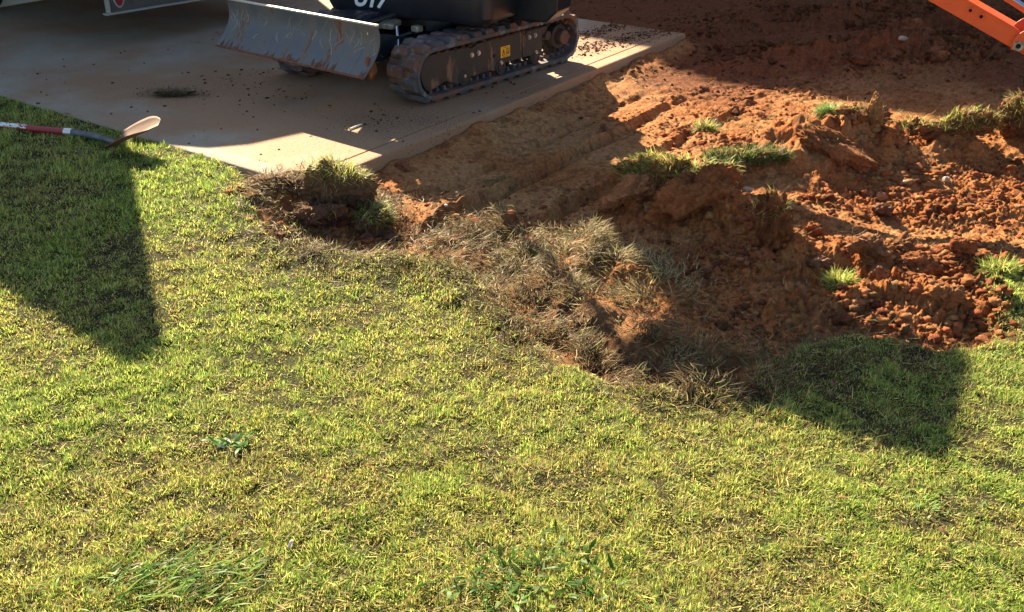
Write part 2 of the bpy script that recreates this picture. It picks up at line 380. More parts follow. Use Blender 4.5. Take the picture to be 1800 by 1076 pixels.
def lawnmask(x,y):
    d=polydist(x,y,LAWN)+.10*fbm(x,y,.22,4,2)
    return d
def roughness(x,y):
    r=np.zeros_like(x)
    for c,d,a,b,e in RW: r=np.maximum(r,e*np.minimum(1,1.5*gauss(x,y,c,d,a,b,0)))
    return r
def H(x,y,full=False):
    d=lawnmask(x,y); m=sstep(-.05,.05,d)
    dS=(x-C0[0])*eR[1]-(y-C0[1])*eR[0]     # outside distance from the right edge of slab (positive to the right)
    # ground right by the slab edge hugs it a little higher
    z=DZ+.015*fbm(x,y,.8,3,11)+.055*sstep(.30,0,dS)*sstep(-.3,-.1,dS)+.03*sstep(8.2,9.5,y)
    z=z+.006*fbm(x,y,.08,4,5)
    yl=LZ+.052*sstep(2.8,4.6,y)*sstep(.2,-.8,x)+.012*fbm(x,y,.6,3,8)+.010*fbm(x,y,.09,3,9)
    z=z*(1-m)+yl*m
    for c,dd,a,b,rt,h in MW: z=z+h*.62*gauss(x,y,c,dd,a,b,rt)**.8*np.clip(1+.8*fbm(x,y,.15,3,4),.3,1.4)
    for c,dd,a,b,rt,h in PW: z=z+h*gauss(x,y,c,dd,a,b,rt)
    r=roughness(x,y)*(1-sstep(.0,.12,d))
    ridg=1-np.abs(fbm(x,y,.3,4,21))*2.2
    lump=clods(x,y,.17,1,.6)*.05+clods(x,y,.08,2,.85)*.055+clods(x,y,.038,3,.95)*.040+clods(x,y,.02,4,.95)*.034+fbm(x,y,.025,3,88,.7)*.012
    lump=lump*(.35+1.1*sstep(-.35,.35,fbm(x,y,.4,3,77)))
    z=z+r*(lump+.035*fbm(x,y,.12,5,6,.65)-.02)
    z=z+(1-m)*sstep(.16,0,dS)*sstep(-.05,.0,dS)*.05*np.clip(vn(x*7,y*7,14)+.25,0,1)+(1-m)*(.4+.5*r)*clods(x,y,.024,7,.45)*.016*sstep(-.25,.2,fbm(x,y,.3,3,31)+.05)+(1-m)*.010*fbm(x,y,.03,3,89,.7)*sstep(-.2,.2,fbm(x,y,.4,3,33))
    # tread prints and ruts left by tracks, running along the slab edge
    a=(x-C0[0])*eR[0]+(y-C0[1])*eR[1]
    fl=(1-m)*(1-np.minimum(1,1.4*r))
    rut=np.exp(-((dS-.55)/.02)**2)*.022-np.exp(-((dS-.60)/.03)**2)*.026+np.exp(-((dS-.93)/.02)**2)*.026-np.exp(-((dS-.97)/.03)**2)*.022-np.exp(-((dS-.33)/.03)**2)*.018
    z=z+1.0*fl*1.5*rut*sstep(-.3,.2,a)*sstep(3.4,2.4,a)*(1+1.2*fbm(x,y,.15,3,13))
    ph=a/.055*2*math.pi+2.5*vn(x*3,y*3,3)
    tr=np.maximum(0,np.sin(ph))*.018
    w1=sstep(.13,.10,np.abs(dS-1.25))+sstep(.13,.10,np.abs(dS-.2-2.0))*.9
    z=z+fl*tr*w1*sstep(.9,1.5,a)*sstep(-.3,.2,fbm(x,y,.5,2,41))
    z=z+fl*.010*fbm(a*.35,dS*2.2,.12,5,51,.6)
    fr=sstep(5.6,6.6,y)*(1-m)*sstep(.2,.5,dS); z=z+fr*(.035*fbm((x+.4*y)*.4,(y-.3*x)*2.2,.22,5,52,.62)+.02*np.maximum(0,vn(x*.8,(y-.25*x)*5,6)-.05))
    th=np.maximum(np.exp(-(linedist(x,y,THATCH)/.19)**2),.75*np.exp(-(linedist(x,y,THATCH3)/.14)**2))
    z=z+th*(.015+.07*fbm(x,y,.12,4,15)+.5*clods(x,y,.05,12,.8)*.05)
    z=np.where(y>16,np.minimum(z,-.1),z)
    if full: return z,d,m,r,th,dS,lump
    return z
def terrain():
    s=np.concatenate([[-40,-8,-2.5,-1.3,-.95],np.linspace(-.78,.78,1250),[.95,1.3,2.5,8,40]])
    Y=np.concatenate([[-40,-6,-1,0,.6,1.0],np.exp(np.linspace(math.log(1.25),math.log(11.5),980)),[13,16,25,60,300,1500]])
    X=s[:,None]*np.maximum(Y[None,:],1.0); YY=np.broadcast_to(Y[None,:],X.shape).copy()
    x=X.ravel();y=YY.ravel()
    z,d,m,r,th,dS,lump=H(x,y,True)
    # keep the soil under the slab below its top
    a=(x-C0[0])*nL[0]+(y-C0[1])*nL[1]; bb=-dS
    ca=(x-C0[0])*eL[0]+(y-C0[1])*eL[1]
    ins=sstep(-.002,.01,np.minimum(np.minimum(a,bb),3.93-a)); z=z*(1-ins)+np.minimum(z,-.1)*ins
    # colours (albedo): tan packed clay, red fresh clay, dark humus under turf
    n1=fbm(x,y,.5,4,61); n2=fbm(x,y,.07,4,62); n3=fbm(x,y,1.3,3,63)
    tan=np.array((.58,.295,.115)); red=np.array((.50,.165,.048)); dk=np.array((.11,.034,.020)); hum=np.array((.055,.05,.017)); och=np.array((.50,.23,.08))
    t=sstep(-.3,.3,n1+.4*n2)[:,None]
    c=tan*(1-t)+och*t*.6+red*t*.4
    rr=np.clip(r*1.3,0,1)[:,None]*(.45+.55*sstep(-.2,.25,n2+.5*n3))[:,None]
    c=c*(1-rr)+red*rr
    # darker clay colour towards the back
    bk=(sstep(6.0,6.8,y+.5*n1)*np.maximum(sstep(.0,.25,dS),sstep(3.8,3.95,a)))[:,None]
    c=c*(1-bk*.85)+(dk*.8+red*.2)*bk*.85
    sp=(sstep(.08,.3,fbm(x,y,.03,3,64))*.45)[:,None]; c=c*(1-sp)+dk*sp
    c=c*(1-.75*th[:,None])+np.array((.085,.048,.026))*.75*th[:,None]
    mm=sstep(-.02,.05,d)[:,None]; c=c*(1-mm)+(hum*(1+.8*n2[:,None]))*mm
    c=np.clip(c,.01,.9)
    ns,ny=X.shape; idx=np.arange(ns*ny).reshape(ns,ny)
    Fc=np.stack([idx[:-1,:-1],idx[1:,:-1],idx[1:,1:],idx[:-1,1:]],-1).reshape(-1,4)
    V=np.stack([x,y,z],-1)
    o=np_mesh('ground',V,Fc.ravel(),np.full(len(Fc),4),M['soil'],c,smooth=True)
    tag(o,kind='structure')
terrain()
# ------------------------------------------------------------------ ribbons (grass, straw, roots)
def ribbons(name,base,az,ln,wd,lean,curve,colr,mat,K=3,side_j=0.0,parent=None,twist=None,tipw=.05,droop=0):
    """base (N,3); lean = angle from vertical at root; curve = extra bend to the tip; wiggle with side_j"""
    N=len(base); t=np.linspace(0,1,K)
    pts=np.zeros((N,K,3)); pts[:,0]=base; azz=az.copy(); ang=lean.copy()
    for k in range(1,K):
        ang=lean+curve*(t[k]-.5/(K-1)); azk=az+(side_j*rng.normal(size=N)*t[k] if side_j else 0)
        st=(ln/(K-1))
        pts[:,k,0]=pts[:,k-1,0]+st*np.sin(ang)*np.sin(azk)
        pts[:,k,1]=pts[:,k-1,1]+st*np.sin(ang)*np.cos(azk)
        pts[:,k,2]=pts[:,k-1,2]+st*np.cos(ang)
    tw=rng.uniform(-.9,.9,N) if twist is None else twist
    sx=np.cos(az+tw); sy=-np.sin(az+tw); sz=rng.uniform(-.35,.35,N)
    sd=np.stack([sx,sy,sz],-1)
    prof=np.interp(t,[0,.35,.75,1],[.75,1,.7,tipw])
    V=np.zeros((N,2*K-1,3))
    for k in range(K-1):
        V[:,2*k]=pts[:,k]-sd*(wd*prof[k]/2)[:,None]; V[:,2*k+1]=pts[:,k]+sd*(wd*prof[k]/2)[:,None]
    V[:,2*K-2]=pts[:,K-1]
    nv=2*K-1
    tmpl=[];sz_=[]
    for k in range(K-2): tmpl+= [2*k,2*k+1,2*k+3,2*k+2]; sz_.append(4)
    tmpl+= [2*K-4,2*K-3,2*K-2]; sz_.append(3)
    Fl=(np.arange(N)[:,None]*nv+np.array(tmpl)[None]).ravel(); S=np.tile(sz_,N)
    C=np.repeat(colr[:,None],nv,1).reshape(-1,3)
    return np_mesh(name,V.reshape(-1,3),Fl,S,mat,C,parent=parent)
def palette(N,p,cols,jit=.22):
    cols=np.array(cols); p=np.array(p,float); p/=p.sum()
    k=rng.choice(len(cols),N,p=p); c=cols[k]*(1+jit*rng.normal(size=(N,1)))
    c=c*(1+.08*rng.normal(size=(N,3))); return np.clip(c,.01,.85)
GREEN=(.15,.25,.045); LIME=(.39,.46,.10); YEL=(.54,.50,.155); STR=(.40,.30,.125); BRN=(.13,.075,.032); DKG=(.045,.10,.018); GREY=(.21,.18,.11)
def slab_inside(x,y,mrg=0):
    dS=(x-C0[0])*eR[1]-(y-C0[1])*eR[0]; a=(x-C0[0])*nL[0]+(y-C0[1])*nL[1]
    return (dS<-mrg)&(a>mrg)&(a<3.93-mrg)
def lawn():
    # candidates spread so that near ground gets more blades than far ground
    N=1900000
    Y=np.exp(rng.uniform(math.log(1.35),math.log(7.2),N)); s=rng.uniform(-.72,.72,N)
    # area element ~ Y^2 dlogY ds ; keep probability to flatten density beyond 2.6 m a little
    x=s*Y*.894+0*Y; x=s*(Y*.93+.25); y=Y
    d=lawnmask(x,y)
    cl=fbm(x,y,.045,3,101); pt=fbm(x,y,.5,4,102); pt2=fbm(x,y,.18,3,103)
    th=np.exp(-(linedist(x,y,THATCH)/.16)**2)
    keep=(d>-.02)&(~slab_inside(x,y,-.01))
    th=np.maximum(th,.8*np.exp(-(linedist(x,y,THATCH3)/.17)**2))
    pk=np.clip(.90+1.1*cl+.3*pt2,.30,1)*(1-.7*th)*sstep(-.02,.06,d)
    keep&=rng.random(N)<pk
    x,y,d,pt,pt2,th,cl=[q[keep] for q in(x,y,d,pt,pt2,th,cl)]
    n=len(x); z=H(x,y)
    # blades grow in little tufts leaning the same way
    g=vn(x/.035,y/.035,5)*2; g2=vn(x/.035,y/.035,9)*2
    az=rng.uniform(0,2*math.pi,n)*.55+(g*3.1)+.3*rng.normal(size=n)
    lean=np.clip(np.abs(.80+.38*rng.normal(size=n)+.35*g2),.02,1.55)
    ln=(.011+.013*rng.random(n))*(1+.45*pt2+.5*np.clip(cl,-.3,.5))
    # taller rim by the slab and in the greener corner
    ln*=1+.5*sstep(3.6,4.6,y)
    wd=.0019+.0013*rng.random(n)+.0007*(y>3.0)
    grn=sstep(-.25,.3,pt+.55*sstep(.0,1.2,x)+.30*sstep(3.3,4.6,y)-.12)
    dead=sstep(.0,.32,-pt2)*.65
    r1=rng.random(n); c=np.zeros((n,3))
    cg=palette(n,[.36,.50,.10,.02,.02],[GREEN,LIME,YEL,STR,BRN]); cy=palette(n,[.13,.38,.28,.14,.07],[GREEN,LIME,YEL,STR,BRN]); cd=palette(n,[.1,.15,.25,.32,.18],[GREEN,LIME,YEL,STR,BRN])
    c=np.where((r1<grn)[:,None],cg,cy); th=np.maximum(th,.6*np.exp(-(linedist(x,y,[U(*p,LZ) for p in [(1250,660),(1400,660),(1560,640),(1640,650)]])/.17)**2)); c=np.where((rng.random(n)<dead+.75*th)[:,None],cd,c)
    o=ribbons('lawn_grass',np.stack([x,y,z-.004],-1),az,ln,wd,lean,rng.uniform(-.2,1.1,n),c,M['grass'],3)
    tag(o,'short patchy yellow green mown lawn','grass',kind='stuff')
    # the lawn goes on around the dig
    N=420000
    x=rng.uniform(-7,6,N); y=rng.uniform(-.6,7.5,N); ss=np.abs(x)/(np.maximum(y,.01)*.93+.25)
    keep=((ss>.70)|(y<1.4))&(lawnmask(x,y)>.03)&(~slab_inside(x,y,-.01)); x=x[keep];y=y[keep];n=len(x)
    o=ribbons('lawn_grass',np.stack([x,y,H(x,y)-.004],-1),rng.uniform(0,6.28,n),.02+.02*rng.random(n),.005+.003*rng.random(n),rng.uniform(.2,1.4,n),rng.uniform(-.2,1.1,n),palette(n,[.2,.42,.24,.10,.04],[GREEN,LIME,YEL,STR,BRN]),M['grass'],3)
    tag(o,'lawn continuing around the dug corner','grass',kind='stuff')
    # flat dead thatch lying between the blades
    N=34000
    Y=np.exp(rng.uniform(math.log(1.35),math.log(6.5),N)); s=rng.uniform(-.7,.7,N); x=s*(Y*.93+.25); y=Y
    k=(lawnmask(x,y)>-.06)&(~slab_inside(x,y,0)); x=x[k];y=y[k];n=len(x)
    o=ribbons('lawn_litter',np.stack([x,y,H(x,y)+.002+.012*rng.random(n)],-1),rng.uniform(0,6.28,n),.015+.03*rng.random(n)**2,.0013+.0014*rng.random(n),rng.uniform(1.2,1.75,n),rng.uniform(-.3,.3,n),palette(n,[.35,.25,.2,.2],[STR,BRN,GREY,YEL]),M['straw'],3)
    tag(o,'fine dead blades and straw lying between the grass','litter',kind='stuff')
lawn()
def straw():
    # long dry runners pulled up along the edge of the lawn
    def along(P,N,w,lmin,lmax,cols,p,name,lab,zup):
        P=np.array(P); seg=rng.integers(0,len(P)-1,N); t=rng.random(N)
        b=P[seg]*(1-t[:,None])+P[seg+1]*t[:,None]; b=b+rng.normal(size=(N,2))*np.array(w)
        # bunch them
        k=rng.random(N)<np.clip(.55+1.6*fbm(b[:,0],b[:,1],.1,3,201),.05,1); b=b[k]; n=len(b)
        x,y=b.T; g=vn(x/.09,y/.09,7)*6.5
        az=g+rng.normal(size=n)*.55
        ln=lmin+(lmax-lmin)*rng.random(n)**1.8
        o=ribbons(name,np.stack([x,y,H(x,y)+zup*rng.random(n)],-1),az,ln,.0016+.0017*rng.random(n),rng.uniform(1.0,1.65,n),rng.uniform(-.7,.7,n),palette(n,p,cols,.28),M['straw'],6,side_j=.35)
        tag(o,lab,'dry grass',kind='stuff')
    pg=[.08,.27,.17,.18,.30]; cs=[(.18,.19,.055),(.13,.088,.04),(.33,.245,.115),(.19,.145,.08),(.09,.048,.022)]
    along(THATCH3,9000,(.14,.11),.015,.06,[LIME,(.13,.09,.035),(.28,.2,.09),BRN,(.07,.04,.02)],[.12,.3,.12,.3,.16],'dry_grass_verge','brown matted grass where the lawn thins out',.02)
    along(THATCH,22000,(.14,.10),.02,.07,cs,pg,'dry_grass_ridge','tangled grey straw runners heaped where lawn meets clay',.055)
    along([U(*p,LZ) for p in [(930,440),(1060,460),(1100,520)]],13000,(.13,.09),.02,.075,[(.24,.24,.08),(.16,.11,.05),(.42,.33,.16),(.24,.19,.11),(.10,.055,.025)],[.15,.2,.35,.12,.18],'dry_grass_heap','thick heap of half dead grass lying on the dirt edge',.06)
    along(thatch2,5500,(.22,.12),.02,.07,cs,[.1,.3,.15,.1,.35],'shaded_dry_grass','sparse flattened grass on the shaded clay',.02)
    along([U(*p,DZ) for p in [(430,400),(520,420),(640,450),(760,440),(830,400)]],4500,(.12,.06),.02,.07,cs,[.1,.1,.4,.2,.2],'dry_grass_fringe','pale straw scattered round the little pit',.02)
    along([U(*p,DZ) for p in [(1250,230),(1500,210),(1640,235),(1800,240)]],5200,(.3,.12),.02,.08,cs,[.3,.25,.2,.15,.1],'dry_grass_wisps','wisps of straw among the dug clods',.03)
    along([U(*p,DZ) for p in [(960,170),(1100,120),(1300,190)]],2600,(.35,.14),.012,.05,cs,[.1,.1,.3,.2,.3],'clay_straw_bits','short straw bits pressed in packed clay',.01)
    along([U(*p,DZ) for p in [(1150,400),(1400,480),(1650,420)]],1800,(.3,.2),.02,.07,cs,[.1,.1,.3,.2,.3],'pit_straw_bits','short straw bits among red clods',.03)
    along([U(*p,DZ) for p in [(450,385),(500,360),(560,365),(640,375),(690,385)]],12000,(.08,.06),.02,.065,[(.36,.24,.11),(.2,.12,.06),(.1,.055,.03),(.3,.27,.12)],[2,2,2,1],'upturned_roots','torn brown roots and straw heaped by the slab corner',.09)
    along([U(*p,DZ) for p in [(870,330),(940,325)]],500,(.12,.05),.02,.05,[DKG,(.1,.1,.05),BRN],[1,1,1],'flat_grass_patch','small flattened grass patch in the rut',.01)
    along([U(*p,DZ) for p in [(800,215),(900,190),(1000,150)]],3000,(.14,.1),.015,.05,[(.1,.07,.04),BRN,STR],[3,2,.6],'root_mat','dark matted roots beside the slab edge',.03)
    along([U(*p,0) for p in [(285,172),(330,162)]],260,(.05,.035),.03,.08,[(.12,.11,.06),BRN,(.2,.17,.1)],[1,1,1],'slab_grass_wad','',.03) if 0 else None
straw()
# ------------------------------------------------------------------ loose crumbs of clay
_ico=None
def rocks(name,x,y,z,size,colr,mat,squash=.7,sub=1):
    bm=bmesh.new(); bmesh.ops.create_icosphere(bm,subdivisions=sub,radius=1); v0=np.array([v.co[:] for v in bm.verts]); f0=np.array([[v.index for v in f.verts] for f in bm.faces]); bm.free()
    N=len(x); nv=len(v0)
    V=np.repeat(v0[None],N,0)*(1+.22*rng.normal(size=(N,nv,1)).clip(-1.3,1.3))
    sc=size[:,None]*np.stack([1+.35*rng.normal(size=N).clip(-1,1),1+.35*rng.normal(size=N).clip(-1,1),squash*(1+.2*rng.normal(size=N).clip(-1,1))],-1)
    V=V*sc[:,None]; a=rng.uniform(0,6.28,N); c,s=np.cos(a)[:,None],np.sin(a)[:,None]
    X=V[...,0]*c-V[...,1]*s; Y_=V[...,0]*s+V[...,1]*c
    V=np.stack([X+x[:,None],Y_+y[:,None],V[...,2]+(z+size*squash*.45)[:,None]],-1)
    Fl=(np.arange(N)[:,None,None]*nv+f0[None]).ravel()
    C=np.repeat(colr[:,None],nv,1).reshape(-1,3)
    return np_mesh(name,V.reshape(-1,3),Fl,np.full(N*len(f0),3),mat,C)
CLAY=[(.42,.15,.05),(.33,.105,.036),(.48,.22,.085),(.20,.068,.03)]
def crumbs():
    N=290000; s=rng.uniform(-.62,.68,N); Y=np.exp(rng.uniform(math.log(2.5),math.log(9.6),N)); x=s*Y;y=Y
    d=lawnmask(x,y); r=roughness(x,y); keep=(d<.06)&(~slab_inside(x,y,-.02))&(rng.random(N)<.10*sstep(-.1,.35,fbm(x,y,.35,4,78))+.8*r*sstep(-.35,.3,fbm(x,y,.35,3,77)))
    x=x[keep];y=y[keep];r=r[keep];n=len(x)
    sz=(.0028+.012*rng.random(n)**4)*(.6+.6*r)*(1+.1*y)
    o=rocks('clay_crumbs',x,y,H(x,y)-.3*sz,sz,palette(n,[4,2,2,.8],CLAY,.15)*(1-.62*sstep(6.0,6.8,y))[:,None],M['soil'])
    tag(o,'loose crumbs of red clay over the dug soil','clay crumbs',kind='stuff')
    N=90000; a=rng.uniform(.02,3.9,N); b=rng.uniform(.01,3.2,N); P=C0+a[:,None]*eR+b[:,None]*eL; x,y=P.T
    dd=slab_dirt(x,y)
    st=np.zeros(N)
    for (p0,p1,wd,k) in [((1015,66),(1112,38),.07,2.2),((1030,85),(1185,50),.09,1.2),((1010,105),(1120,62),.05,.5),((1130,44),(1190,50),.12,1.5),((400,135),(470,165),.2,.06),((655,205),(700,222),.08,.05),((350,150),(500,120),.2,.05)]:
        st=np.maximum(st,k*np.exp(-(linedist(x,y,[U(*p0),U(*p1)])/wd)**2))
    keep=rng.random(N)<.006+.008*dd+.8*st
    x=x[keep];y=y[keep];n=len(x); sz=.002+.0085*rng.random(n)**4.5; 
    c=palette(n,[2,1,1],[(.22,.085,.04),(.14,.07,.04),(.10,.055,.035)],.15)
    o=rocks('slab_crumbs',x,y,np.zeros(n)-.1*sz,sz,c,M['soil'])
    tag(o,'dark clay crumbs scattered on the concrete','clay crumbs',kind='stuff')
crumbs()
def templates(k=12,sub=3):
    T=[]
    for i in range(k):
        bm=bmesh.new(); bmesh.ops.create_icosphere(bm,subdivisions=sub,radius=1)
        v=np.array([p.co[:] for p in bm.verts]); f=np.array([[q.index for q in t.verts] for t in bm.faces]); bm.free()
        r=np.random.default_rng(300+i)
        for j in range(11):
            n=r.normal(size=3); n/=np.linalg.norm(n); h=r.uniform(.4,.68); dd=v@n-h; v=v-np.where(dd>0,dd,0)[:,None]*n
        v=v*(1+.30*fbm(v[:,0]+i*3.1,v[:,1]+v[:,2]*.8,.7,4,i)+.28*fbm(v[:,2]-i,v[:,0]-v[:,1]*.6,.25,3,i+4,.7)+.045*r.normal(size=len(v)))[:,None]; T.append(v)
    return np.array(T),f
def many(name,x,y,z,size,colr,mat,squash=.75,sub=3):
    T,f=templates(12,sub); N=len(x); k=rng.integers(0,len(T),N); V=T[k]
    A=[np.array(Euler(tuple(rng.uniform(0,6.28,3))).to_matrix()) for _ in range(40)]; A=np.array(A)[rng.integers(0,40,N)]
    V=np.einsum('nij,nvj->nvi',A,V); sc=size[:,None]*np.stack([rng.uniform(.8,1.35,N),rng.uniform(.7,1.1,N),np.full(N,squash)],-1); V=V*sc[:,None]
    V=V+np.stack([x,y,z+size*.3],-1)[:,None]; nv=V.shape[1]
    Fl=(np.arange(N)[:,None,None]*nv+f[None]).ravel()
    return np_mesh(name,V.reshape(-1,3),Fl,np.full(N*len(f),3),mat,np.repeat(colr[:,None],nv,1).reshape(-1,3))
def medium():
    N=11000; s=rng.uniform(-.5,.66,N); Y=np.exp(rng.uniform(math.log(2.6),math.log(9.6),N)); x=s*Y;y=Y
    d=lawnmask(x,y); r=roughness(x,y); keep=(d<.0)&(~slab_inside(x,y,-.04))&(rng.random(N)<(r>.3)*r*1.1*sstep(-.4,.2,fbm(x,y,.35,3,77)))
    x=x[keep];y=y[keep];n=len(x); sz=.009+.038*rng.random(n)**3.6
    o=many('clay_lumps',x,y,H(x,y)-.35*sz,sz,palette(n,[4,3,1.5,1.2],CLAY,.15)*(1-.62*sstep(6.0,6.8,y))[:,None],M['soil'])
    tag(o,'broken lumps of red clay covering the dug ground','clay lumps',kind='stuff')
medium()
# ------------------------------------------------------------------ single clods and sods
def lump_mesh(name,size,seed,mat,colr,parent=None,rough=.5,sub=5,flat=0.0,loc=None,tilt=(0,0,0)):
    bm=bmesh.new(); bmesh.ops.create_icosphere(bm,subdivisions=sub,radius=1)
    v=np.array([p.co[:] for p in bm.verts]); f=np.array([[q.index for q in t.verts] for t in bm.faces]); bm.free()
    r=np.random.default_rng(seed)
    # cut by random planes for a broken, faceted lump
    for k in range(9):
        n=r.normal(size=3); n/=np.linalg.norm(n); h=r.uniform(.55,.85); dd=v@n-h; v=v-np.where(dd>0,dd,0)[:,None]*n*.9
    a=fbm(v[:,0]*1+seed,v[:,1]+v[:,2]*.7,.8,4,seed)+fbm(v[:,2]+seed,v[:,0]-v[:,1],.35,4,seed+5)*.55
    c=clods(v[:,0]*1.0+v[:,2]*.5,v[:,1]-v[:,2]*.6,.35,seed%17,.8)
    c2=clods(v[:,0]*1.0-v[:,2]*.7,v[:,1]+v[:,2]*.6,.14,(seed+4)%17,.9)
    c3=clods(v[:,0]+v[:,2]*.5,v[:,1]-v[:,2]*.8,.085,(seed+9)%17,.9)+clods(v[:,2]+v[:,0]*.4,v[:,1]+v[:,0]*.5,.07,(seed+2)%17,.7)
    b2=fbm(v[:,0]-v[:,2]*.8,v[:,1]+v[:,2]*.4,.13,3,seed+2,.7)
    v=v*(1+rough*a+.28*c+.2*c2+.30*c3*.8+.16*b2-.15)[:,None]; v=v*np.array(size)
    E=np.array(Euler(tilt).to_matrix()); v=v@E.T
    C=np.array(colr)*(1+.5*a[:,None]); C=np.clip(C,.02,.8)
    o=np_mesh(name,v,f.ravel(),np.full(len(f),3),mat,C,smooth=True,parent=parent)
    if loc is not None:o.location=loc
    return o,v
def ztop(x,y): return float(H(np.array([x]),np.array([y]))[0])
def sod(px,py,size,label,soil=(.28,.12,.055),ng=400,glen=(.03,.06),gc=((LIME,YEL,GREEN,STR),(3,3,1,1)),gpos=(0,0),gr=.9,tilt=(0,0,0),roots=60,seed=1,dz=0,gaz=None,glean=(.2,1.7),cat='sod clump',gside=0.25,name='sod_clump'):
    x,y=U(px,py,DZ+.04); z=ztop(x,y)
    e=empty(name,(x,y,z+dz),0,label,cat)
    o,v=lump_mesh('soil',size,seed,M['soil'],soil,e,tilt=tilt)
    o.location=(0,0,size[2]*.35)
    v=v+np.array((0,0,size[2]*.35))
    up=v[(v[:,2]>np.quantile(v[:,2],1-gside-.15))&(np.hypot((v[:,0]-gpos[0]*size[0])/size[0],(v[:,1]-gpos[1]*size[1])/size[1])<gr)]
    if len(up)<5: up=v[v[:,2]>np.quantile(v[:,2],.8)]
    if ng:
        b=up[rng.integers(0,len(up),ng)]+rng.normal(size=(ng,3))*.006
        n=ng; out=np.arctan2(b[:,0],b[:,1]); az=(out+rng.normal(size=n)*.9) if gaz is None else gaz+rng.normal(size=n)*.6
        ribbons('grass_tuft',b,az,rng.uniform(glen[0]*.6,glen[1]*.85,n),.0020+.0014*rng.random(n),rng.uniform(*glean,n),rng.uniform(0,1.3,n),palette(n,gc[1],gc[0]),M['grass'],5,side_j=.2,parent=e)
    if roots:
        lo=v[v[:,2]>np.quantile(v[:,2],.25)]; n=roots; b=lo[rng.integers(0,len(lo),n)]
        ribbons('roots',b*1.0,np.arctan2(b[:,0],b[:,1])+rng.normal(size=n)*.7,rng.uniform(.02,.07,n),.0012+.0012*rng.random(n),rng.uniform(.6,2.4,n),rng.uniform(-1.2,1.6,n),palette(n,[2,1,1],[STR,BRN,GREY]),M['straw'],6,side_j=.6,parent=e)
    return e
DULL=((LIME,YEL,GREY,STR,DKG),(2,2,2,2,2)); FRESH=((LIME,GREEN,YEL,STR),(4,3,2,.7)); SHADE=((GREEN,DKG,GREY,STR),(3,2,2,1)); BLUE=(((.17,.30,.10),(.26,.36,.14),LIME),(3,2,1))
DARK=(.20,.11,.06)
sod(600,365,(.15,.10,.14),'upturned sod with bright green grass on top by the slab corner',DARK,1000,(.04,.075),((LIME,YEL,GREEN,STR,GREY),(3,3,1.5,2,1)),seed=3,gpos=(0,.0),roots=90,dz=.02)
sod(655,385,(.11,.085,.10),'drooping sod with olive grass right of the bright green one',DARK,1000,(.04,.08),DULL,seed=4,roots=120,gaz=1.4,glean=(.5,1.8))
sod(490,358,(.14,.09,.05),'dark root filled sod at the left end of the slab corner heap',DARK,60,(.02,.05),DULL,seed=5,roots=260)
sod(548,385,(.13,.09,.085),'brown root tangled clod in the middle of the slab corner heap',(.17,.08,.045),30,(.02,.04),DULL,seed=6,roots=260)
sod(545,345,(.12,.07,.06),'crumbling brown sod leaning on the slab corner',DARK,90,(.02,.04),DULL,seed=63,roots=220)
sod(640,350,(.07,.05,.05),'small brown sod tucked under the slab corner',DARK,60,(.02,.04),DULL,seed=64,roots=120)
sod(455,380,(.07,.05,.04),'small crumbly sod where the slab corner heap meets the lawn',DARK,70,(.02,.04),DULL,seed=61,roots=120)
sod(505,408,(.07,.05,.035),'low dark clod at the lawn edge below the slab corner heap',DARK,90,(.02,.05),DULL,seed=62,roots=120)
sod(1160,325,(.19,.11,.14),'tall red sod with yellow green grass on its top in the centre',(.32,.12,.045),2600,(.05,.095),((YEL,LIME,STR,GREEN,BRN),(3,3,3,.8,.6)),seed=8,gpos=(-.1,.1),roots=160,dz=.0,gr=1.2,gaz=-2.2,glean=(.3,1.5))
sod(1238,335,(.15,.10,.12),'sod with pale grass hanging down right of the tall centre sod',(.30,.11,.045),1700,(.05,.09),DULL,seed=9,gaz=2.4,glean=(.5,1.9),roots=130,dz=.0)
sod(1110,375,(.13,.08,.05),'smooth pale slab of clay leaning on the tall centre sod',(.44,.17,.065),0,seed=10,tilt=(.25,-.5,.3),roots=12,cat='clay slab',name='clay_slab',dz=.03)
sod(1215,395,(.20,.12,.17),'broad red cut clay block at the front of the centre mound',(.36,.12,.04),0,seed=11,roots=60,cat='clay block',name='clay_block')
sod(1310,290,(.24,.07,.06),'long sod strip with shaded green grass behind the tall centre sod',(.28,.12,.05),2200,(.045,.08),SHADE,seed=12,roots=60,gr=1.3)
sod(1242,225,(.07,.05,.045),'small olive grass tuft alone on the packed sunlit clay',(.3,.14,.07),800,(.05,.09),DULL,seed=13,roots=40)
sod(1352,450,(.095,.08,.19),'upright pillar of red clay with a dry tuft on top',(.32,.11,.04),160,(.03,.06),((STR,YEL,LIME),(3,2,1)),seed=14,roots=110,dz=.05,cat='clay pillar',name='clay_pillar')
sod(1455,205,(.06,.05,.05),'bluish green leafy sod on top of the right ridge',(.3,.12,.05),900,(.05,.09),BLUE,seed=15,roots=60,dz=.02)
sod(1405,222,(.11,.06,.055),'overhanging clay lip with brown roots at the ridge top',(.36,.16,.07),40,(.02,.04),DULL,seed=16,roots=120,dz=.02)
sod(1525,262,(.055,.05,.10),'yellowish clay block hanging with roots below the right ridge',(.42,.21,.08),0,seed=17,roots=50,cat='clay block',name='clay_block')
sod(1470,285,(.23,.10,.08),'long slanting red clay slab below the leafy sod',(.34,.13,.05),20,(.02,.04),DULL,seed=18,tilt=(0,.35,-.4),roots=90,cat='clay slab',name='clay_slab')
sod(1520,212,(.12,.08,.08),'brown stubbly sod just right of the leafy sod',(.22,.10,.05),160,(.02,.05),DULL,seed=19,roots=160,dz=.02)
sod(1600,240,(.13,.09,.07),'dull green sod at the left of the right back ridge',(.27,.11,.05),600,(.03,.06),DULL,seed=20,roots=90)
